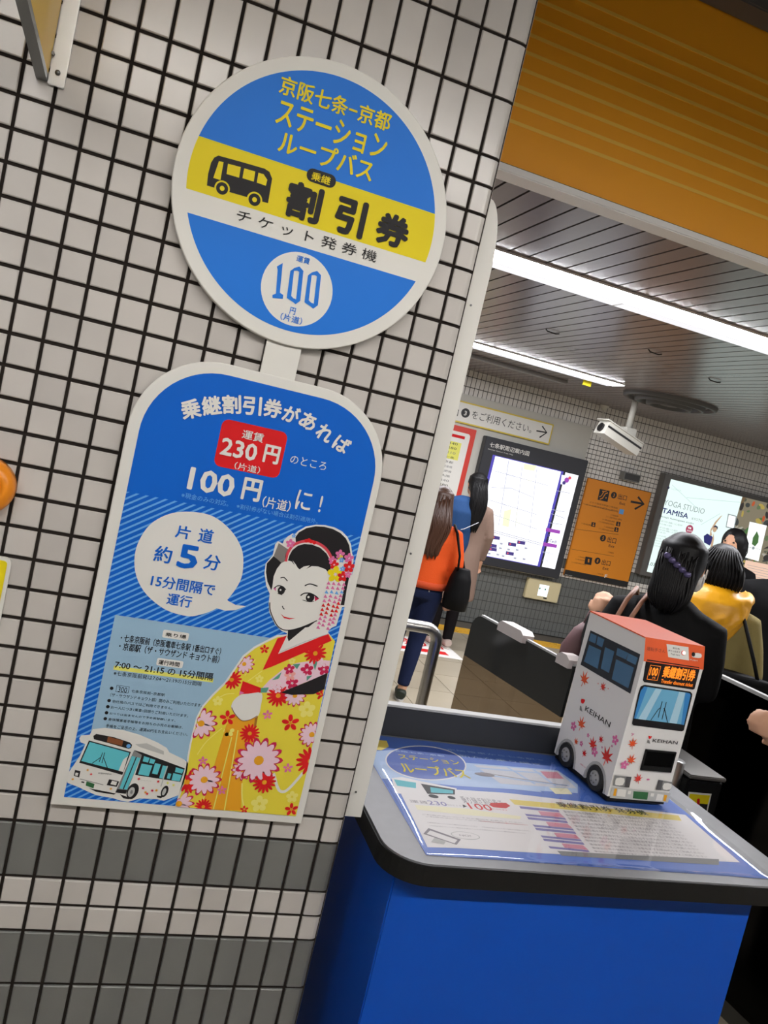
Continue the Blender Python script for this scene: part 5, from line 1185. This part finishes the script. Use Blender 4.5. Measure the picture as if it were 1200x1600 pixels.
def hair_long(length, wid=.085, wave=.0):
    def fn(B, t, m_):
        b = MB(); hx, hy, hz = B.hc
        B.ball(b, (0, hy - .020, hz + .022), (.088, .098, .104))
        rg = []; z = hz + .08; zb = hz - .10 - length
        while z > zb:
            q = min(1, max(0, (hz + .08 - z) / .22)); e = max(0, (hz - .10 - z) / length); sm = q * q * (3 - 2 * q)
            back = (hy - .112) * (1 - sm) + (B.ly(z) - .150) * sm; ry = .092 * (1 - sm) + .042 * sm
            rx = (.084 * (1 - sm) + (wid + .012) * sm) * (1 - .5 * e ** 2.5)
            rg.append((wave * math.sin(e * 7), back + ry, z, rx, ry * (1 - .45 * e))); z -= .022
        B.loft(b, rg, 22)
        h = remesh(b, 'hair', [m_], t, .0075, it=10)
        rs = random.Random(int(length * 100))
        def surf(x, z):                                       # back of the hair at width x
            q = min(1, max(0, (hz + .08 - z) / .22)); e = max(0, (hz - .10 - z) / length); sm = q * q * (3 - 2 * q)
            back = (hy - .112) * (1 - sm) + (B.ly(z) - .150) * sm; ry = .092 * (1 - sm) + .042 * sm
            rx = (.084 * (1 - sm) + (wid + .012) * sm) * (1 - .5 * min(1, e) ** 2.5); ry2 = ry * (1 - .45 * min(1, e)); xx = x * rx
            return (xx + wave * math.sin(e * 7), back + ry - ry2 * math.sqrt(max(0, 1 - x * x)) - .0015, z)
        for k in range(24):                                   # loose locks lying on the back
            x = -.95 + 1.9 * (k + .5) / 24; z0 = hz + .06 - rs.random() * .05; zz = hz - .10 - length * (.82 + .22 * rs.random()); bq = MB()
            B.limb(bq, [surf(x * (.85 + .1 * math.sin(k + q)), z0 + (zz - z0) * q / 7) for q in range(8)], [.003, .005, .006, .0065, .0065, .006, .005, .002], 6)
            bq.build('lock', m_, h, smooth=True)
    return fn
def hair_bob(w_=.11, low=-.10, clip=None):
    def fn(B, t, m_):
        b = MB(); hx, hy, hz = B.hc
        B.ball(b, (0, hy - .015, hz + .022), (.090, .102, .106)); B.ball(b, (0, hy - .035, hz - .02), (w_, .085, .10))
        B.loft(b, [(0, hy - .035, hz + .02, w_ * .92, .07), (0, hy - .04, hz - .05, w_, .07), (0, hy - .045, hz + low, w_ * .85, .055), (0, hy - .05, hz + low - .03, w_ * .6, .035)], 20)
        h = remesh(b, 'hair', [m_], t, .008, it=4)
        rs = random.Random(9)
        for k in range(14):
            x = -w_ + 2 * w_ * (k + .5) / 14; c_ = math.sqrt(max(.05, 1 - (x / w_) ** 2)); bq = MB()
            B.limb(bq, [(x * .5, hy - .05 - .04 * c_, hz + .10), (x * .9, hy - .05 - .068 * c_, hz + .03), (x, hy - .05 - .072 * c_, hz - .04), (x * .85, hy - .05 - .055 * c_, hz + low - .03 * rs.random())], [.003, .004, .004, .002], 6)
            bq.build('lock', m_, h, smooth=True)
        if clip: clip(B, t)
    return fn
H_brown = mat('hair_brown', (66, 40, 26), rough=.42, spec=.5, bump=.3, bscale=140); H_black = mat('hair_black', (12, 11, 12), rough=.5, spec=.22)
down = lambda s_, o=0.0: ((s_ * .215, -.02 + o, 1.06), (s_ * .225, .05 + o, .84), (0, .1, -1))
# ---- woman in the orange sweater
foot = on_z(636, 1092, 0.0)
M_sw = mat('sweater_orange', (208, 80, 32), rough=.8, spec=.12, bump=.5, bscale=160); M_jn = mat('jeans_navy', (26, 34, 62), rough=.8, spec=.12, bump=.3, bscale=200)
wb = on_y(676, 800, foot.y - .02)
def jeans_dots(B, t):
    for x in (-.06, .05):
        b = MB(); B.ball(b, (x, -.150, .855), (.006, .004, .006), 8, 6); b.build('rivet', M_steel, t)
    b = MB(); B.loft(b, [(0, 0, .862, .178, .134), (0, 0, .905, .180, .136), (0, 0, .912, .17, .13)], 28); b.build('rib_hem', mat('sweater_rib', (192, 70, 28), rough=.85, bump=.6, bscale=220), t, smooth=True)
B1 = make_person('person', 'person in orange sweater and navy jeans with long brown hair', (wb.x + .05, foot.y, 0), .28, 1.46, [(-.08, .18, 0), (.035, -.03, 0)], [down(-1), down(1)], H_brown,
                 dict(name='sweater', mat=M_sw, hem=.87), dict(name='jeans', mat=M_jn, cuff=.11, ease=.004), mat('shoe_dark', (36, 44, 34), rough=.6), hair_long(.30, .09, .008), extra=jeans_dots, bow=.02)
# her tote bag
def tote(B, label, xo, m_):
    t = thing('tote_bag', B.w((xo, -.10, .76)), label, 'bag')
    rg = []
    for z, rx, ry in ((.76, .07, .075), (.765, .085, .09), (.86, .09, .095), (.98, .082, .08), (1.06, .07, .055)):
        rg.append((z, rx, ry))
    b = MB(); b.rings([[B.w((xo + ry * math.cos(2 * math.pi * q / 20), -.10 + rx * math.sin(2 * math.pi * q / 20), z)) for q in range(20)] for z, rx, ry in rg]); b.build('pouch', m_, t, smooth=True)
    for yo in (-.03, .03):
        b = MB(); b.tube([B.w(p) for p in ((xo - .04, -.15, 1.05), (xo - .05, -.15, 1.15), (xo - .10, -.115 + yo, 1.30), (xo - .12, -.02 + yo, 1.345), (xo - .08, .06 + yo * .3, 1.25), (xo + .0, -.02, 1.10), (xo + .02, -.05, 1.04))], [.009 * B.k] * 7, 8); b.build('strap', m_, t, smooth=True)
    return t
tote(B1, 'large black tote bag on the shoulder of the orange sweater', .255, mat('bag_black', (12, 12, 13), rough=.6, spec=.12))
# ---- woman looking at the map
f2 = on_z(698, 1012, 0.0); hd = on_y(752, 745, f2.y)
M_coat = mat('coat_mauve', (134, 112, 100), rough=.85, spec=.12, bump=.4, bscale=60); M_den = mat('denim_blue', (36, 64, 104), rough=.8, spec=.12, bump=.4, bscale=120)
def denim(B, t):
    b = MB(); B.loft(b, [(-.07, .0, 1.375, .05, .06), (-.085, 0, 1.34, .135, .098), (-.10, -.005, 1.24, .155, .140), (-.10, -.005, 1.08, .150, .146), (-.09, -.01, .96, .135, .146), (-.085, -.01, .88, .115, .142), (-.08, -.01, .86, .07, .09)])
    B.limb(b, [(-.14, 0, 1.30), (-.195, -.02, 1.18), (-.232, -.03, 1.06), (-.225, .07, .95)], [.07, .068, .062, .05], 14)
    remesh(b, 'denim_jacket', [M_den], t, .012, it=4)
    b = MB(); b.tube([B.w(p) for p in ((-.20, -.10, 1.05), (-.10, -.158, 1.10), (.02, -.16, 1.18))], .004, 6); b.build('thin_strap', mat('strap_pale', (170, 170, 176), rough=.5), t)
B2 = make_person('person', 'person in mauve coat and blue denim with black hair in front of the map', (hd.x - .02, f2.y, 0), -.05, 1.585, [(-.07, .05, 0), (.07, .0, 0)], [down(-1), down(1)], H_black,
                 dict(name='coat', mat=M_coat, hem=.47, flare=.16, thick=.016), dict(name='leggings', mat=mat('leggings_black', (22, 20, 22), rough=.8, spec=.12), cuff=.07, ease=.003), mat('shoe_pale', (196, 178, 168), rough=.6), hair_long(.30, .075), extra=denim)
# ---- dark haired woman behind the ticket machine
c3 = at_depth(1070, 860, 2.90); z3 = at_depth(1070, 834, 2.90).z
M_jk = mat('jacket_black', (13, 13, 14), rough=.75, spec=.12, bump=.3, bscale=50)
def clip3(B, t):
    hx, hy, hz = B.hc
    b = MB()
    for k in range(5): B.ball(b, (-.035 + .02 * k, hy - .135 - .004 * math.sin(k), hz + .028 - .012 * k), (.014, .008, .012), 10, 6)
    b.build('hair_clip', mat('clip_violet', (92, 84, 122), rough=.25, metal=.4), t, smooth=True)
    b = MB(); b.tube([B.w(p) for p in ((.088, hy + .03, hz - .03), (.092, hy + .0, hz + .005), (.088, hy - .01, hz - .025), (.085, hy + .02, hz - .06))], .003 * B.k, 6); b.build('mask_strap', P_wht, t)
    b = MB(); B.ball(b, (.056, hy + .06, hz - .045), (.030, .050, .046), 12, 8); b.build('face_mask', P_wht, t, smooth=True)
    b = MB(); B.ball(b, (-.25, .06, 1.202), (.038, .038, .012), 14, 8); b.build('bracelet', mat('bracelet_silver', (210, 206, 200), rough=.25, metal=.8), t, smooth=True)
def hair_clipped(B, t, m_):
    hair_long(.07, .066)(B, t, m_); clip3(B, t)
B3 = make_person('person', 'person with black hair, violet hair clip and black jacket behind the ticket machine', (c3.x, c3.y, 0), .80, z3, [(-.08, .14, 0), (.08, -.06, 0)], [((-.215, -.07, 1.07), (-.25, .06, 1.20), (-.15, .4, .8)), ((.18, .04, 1.06), (.03, .16, 1.03), (-.8, .4, .2))], H_black,
                 dict(name='jacket', mat=M_jk, hem=.72, thick=.016, flare=.08), dict(name='trousers', mat=mat('trousers_dark', (28, 28, 32), rough=.8, spec=.12), ease=.01), M_black, hair_clipped)
sb3 = thing('shoulder_bag', B3.w((-.13, -.20, .64)), 'black shoulder bag with brown straps beside the black jacket', 'bag')
M_brn = mat('strap_brown', (140, 94, 70), rough=.5)
for yo in (0, .05):
    b = MB(); b.tube([B3.w(p) for p in ((-.175 + yo, .09, 1.16), (-.135 + yo, .06, 1.335), (-.125 + yo, -.03, 1.362), (-.135 + yo, -.105, 1.32), (-.165 + yo * .8, -.150, 1.18), (-.19 + yo * .5, -.18, 1.0), (-.17 + yo * .3, -.20, .90))], .009 * B3.k, 8); b.build('strap', M_brn, sb3, smooth=True)
b = MB(); b.rings([[B3.w((-.13 + .05 * math.cos(2 * math.pi * q / 20), -.20 + .06 * math.sin(2 * math.pi * q / 20), z)) for q in range(20)] for z in (.64, .66, .8, .9, .91)]); b.build('pouch', M_jk, sb3, smooth=True)
# mauve bag hanging at her left hand
pm = at_depth(908, 1012, 3.15)
mbag = thing('hand_bag', (pm.x, pm.y, pm.z - .14), 'small mauve bag held at the left of the ticket machine', 'bag')
b = MB(); b.rings([[pm + Vector((rx * math.cos(2 * math.pi * q / 18), ry * math.sin(2 * math.pi * q / 18), z)) for q in range(18)] for z, rx, ry in ((-.14, .05, .03), (-.12, .085, .05), (0, .085, .055), (.07, .05, .04), (.10, .02, .018))]); b.build('pouch', mat('bag_mauve', (108, 78, 80), rough=.6), mbag, smooth=True)
b = MB(); b.tube([pm + Vector(p) for p in ((-.015, 0, .09), (0, 0, .15), (.03, .0, .165), (.05, 0, .12), (.015, 0, .085))], .006, 8); b.build('handle', mat('bag_mauve', (108, 78, 80)), mbag, smooth=True)
# ---- person with yellow hood
c4 = at_depth(1130, 875, 3.55); z4 = at_depth(1135, 853, 3.55).z
M_ol = mat('coat_olive', (134, 122, 78), rough=.85, spec=.12, bump=.3, bscale=40); M_hood = mat('hood_yellow', (224, 160, 18), rough=.4, bump=.8, bscale=16)
def hood(B, t):
    b = MB(); B.loft(b, [(0, -.02, 1.42, .090, .085), (0, -.035, 1.39, .135, .115), (0, -.05, 1.35, .165, .128), (0, -.07, 1.30, .160, .115), (0, -.095, 1.23, .128, .085), (0, -.115, 1.15, .080, .055), (0, -.125, 1.06, .02, .02)])
    B.limb(b, [(.145 * math.sin(a_), -.02 - .115 * math.cos(a_), 1.385 - .03 * math.cos(a_)) for a_ in [-2.0 + 4.0 * q / 10 for q in range(11)]], [.030] * 11, 10)
    for s_ in (-1, 1):
        B.limb(b, [(s_ * .150, -.06, 1.36), (s_ * .125, -.135, 1.30), (s_ * .06, -.165, 1.22), (s_ * .01, -.165, 1.13), (0, -.14, 1.07)], [.016, .020, .018, .016, .008], 8)
        B.limb(b, [(s_ * .10, -.13, 1.35), (s_ * .06, -.175, 1.29), (s_ * .0, -.18, 1.25)], [.012, .014, .010], 8)
    remesh(b, 'hood', [M_hood], t, .010, it=3)
B4 = make_person('person', 'person in olive coat with bright yellow hood and black hair', (c4.x, c4.y, 0), .72, z4, [(-.08, .06, 0), (.08, 0, 0)], [down(-1), down(1)], H_black,
                 dict(name='coat', mat=M_ol, hem=.62, thick=.03, flare=.12), dict(name='trousers', mat=mat('trousers_dark', (28, 28, 32)), ease=.01), M_black, hair_bob(.112, -.085), extra=hood)
# black bag at the side of the olive coat
tb = thing('side_bag', B4.w((.24, -.03, .66)), 'black bag hanging at the side of the olive coat', 'bag')
b = MB(); b.rings([[B4.w((.20 + .12 * math.cos(2 * math.pi * q / 20), -.185 + .05 * math.sin(2 * math.pi * q / 20), z)) for q in range(20)] for z in (.70, .72, .9, 1.06, 1.08)]); b.build('pouch', M_jk, tb, smooth=True)
b = MB(); b.tube([B4.w(p) for p in ((.26, -.185, 1.07), (.225, -.17, 1.15), (.15, -.13, 1.30), (.12, -.02, 1.345), (.16, .08, 1.22))], .008 * B4.k, 8); b.build('strap', M_jk, tb, smooth=True)
# ---- person in dark coat behind the olive coat, cut by the right edge
c5 = at_depth(1232, 900, 4.3); z5 = at_depth(1232, 836, 4.3).z
B5 = make_person('person', 'person in black coat behind the yellow hood, cut off by the right edge', (c5.x, c5.y, 0), .4, z5, [(-.08, .06, 0), (.08, 0, 0)], [down(-1), down(1)], H_black,
                 dict(name='coat', mat=mat('coat_black', (11, 11, 12), rough=.85, spec=.12), hem=.55, thick=.04, flare=.1), dict(name='trousers', mat=mat('trousers_dark', (28, 28, 32)), ease=.015), M_black, hair_bob(.095, -.06))
# ---- person just outside the frame whose hand comes into view
hw = at_depth(1222, 1146, 2.25); c7 = at_depth(1500, 1000, 1.95); yw7 = -.5; k7 = 1.68 / 1.6
f7 = Vector((math.sin(yw7), math.cos(yw7), 0)); r7 = Vector((math.cos(yw7), -math.sin(yw7), 0)); d7 = (hw - Vector((c7.x, c7.y, 0))) / k7
w7 = (d7.dot(r7) + .05, d7.dot(f7) - .03, d7.z)
B7 = make_person('person', 'person in black sleeve whose hand reaches in from the right edge', (c7.x, c7.y, 0), yw7, 1.68, [(-.08, .06, 0), (.08, 0, 0)], [((-.235, .05, 1.05), w7, (-.6, .6, .1)), down(1)], H_black,
                 dict(name='coat', mat=mat('coat_black', (11, 11, 12)), hem=.55, thick=.02, flare=.1), dict(name='trousers', mat=mat('trousers_dark', (28, 28, 32)), ease=.015), M_black, hair_bob(.095, -.06))
# ---- far person turned to the left in front of the advertising box
c6 = at_depth(1146, 850, 6.2); z6 = at_depth(1146, 826, 6.2).z
B6 = make_person('person', 'far person with dark bob hair turned left before the advertising box', (c6.x, c6.y, 0), math.radians(-120), z6, [(-.08, .05, 0), (.08, 0, 0)], [down(-1), down(1)], H_black,
                 dict(name='coat', mat=mat('coat_black', (11, 11, 12)), hem=.6, thick=.02, flare=.1), dict(name='trousers', mat=mat('trousers_dark', (28, 28, 32)), ease=.01), M_black, hair_bob(.10, -.10))
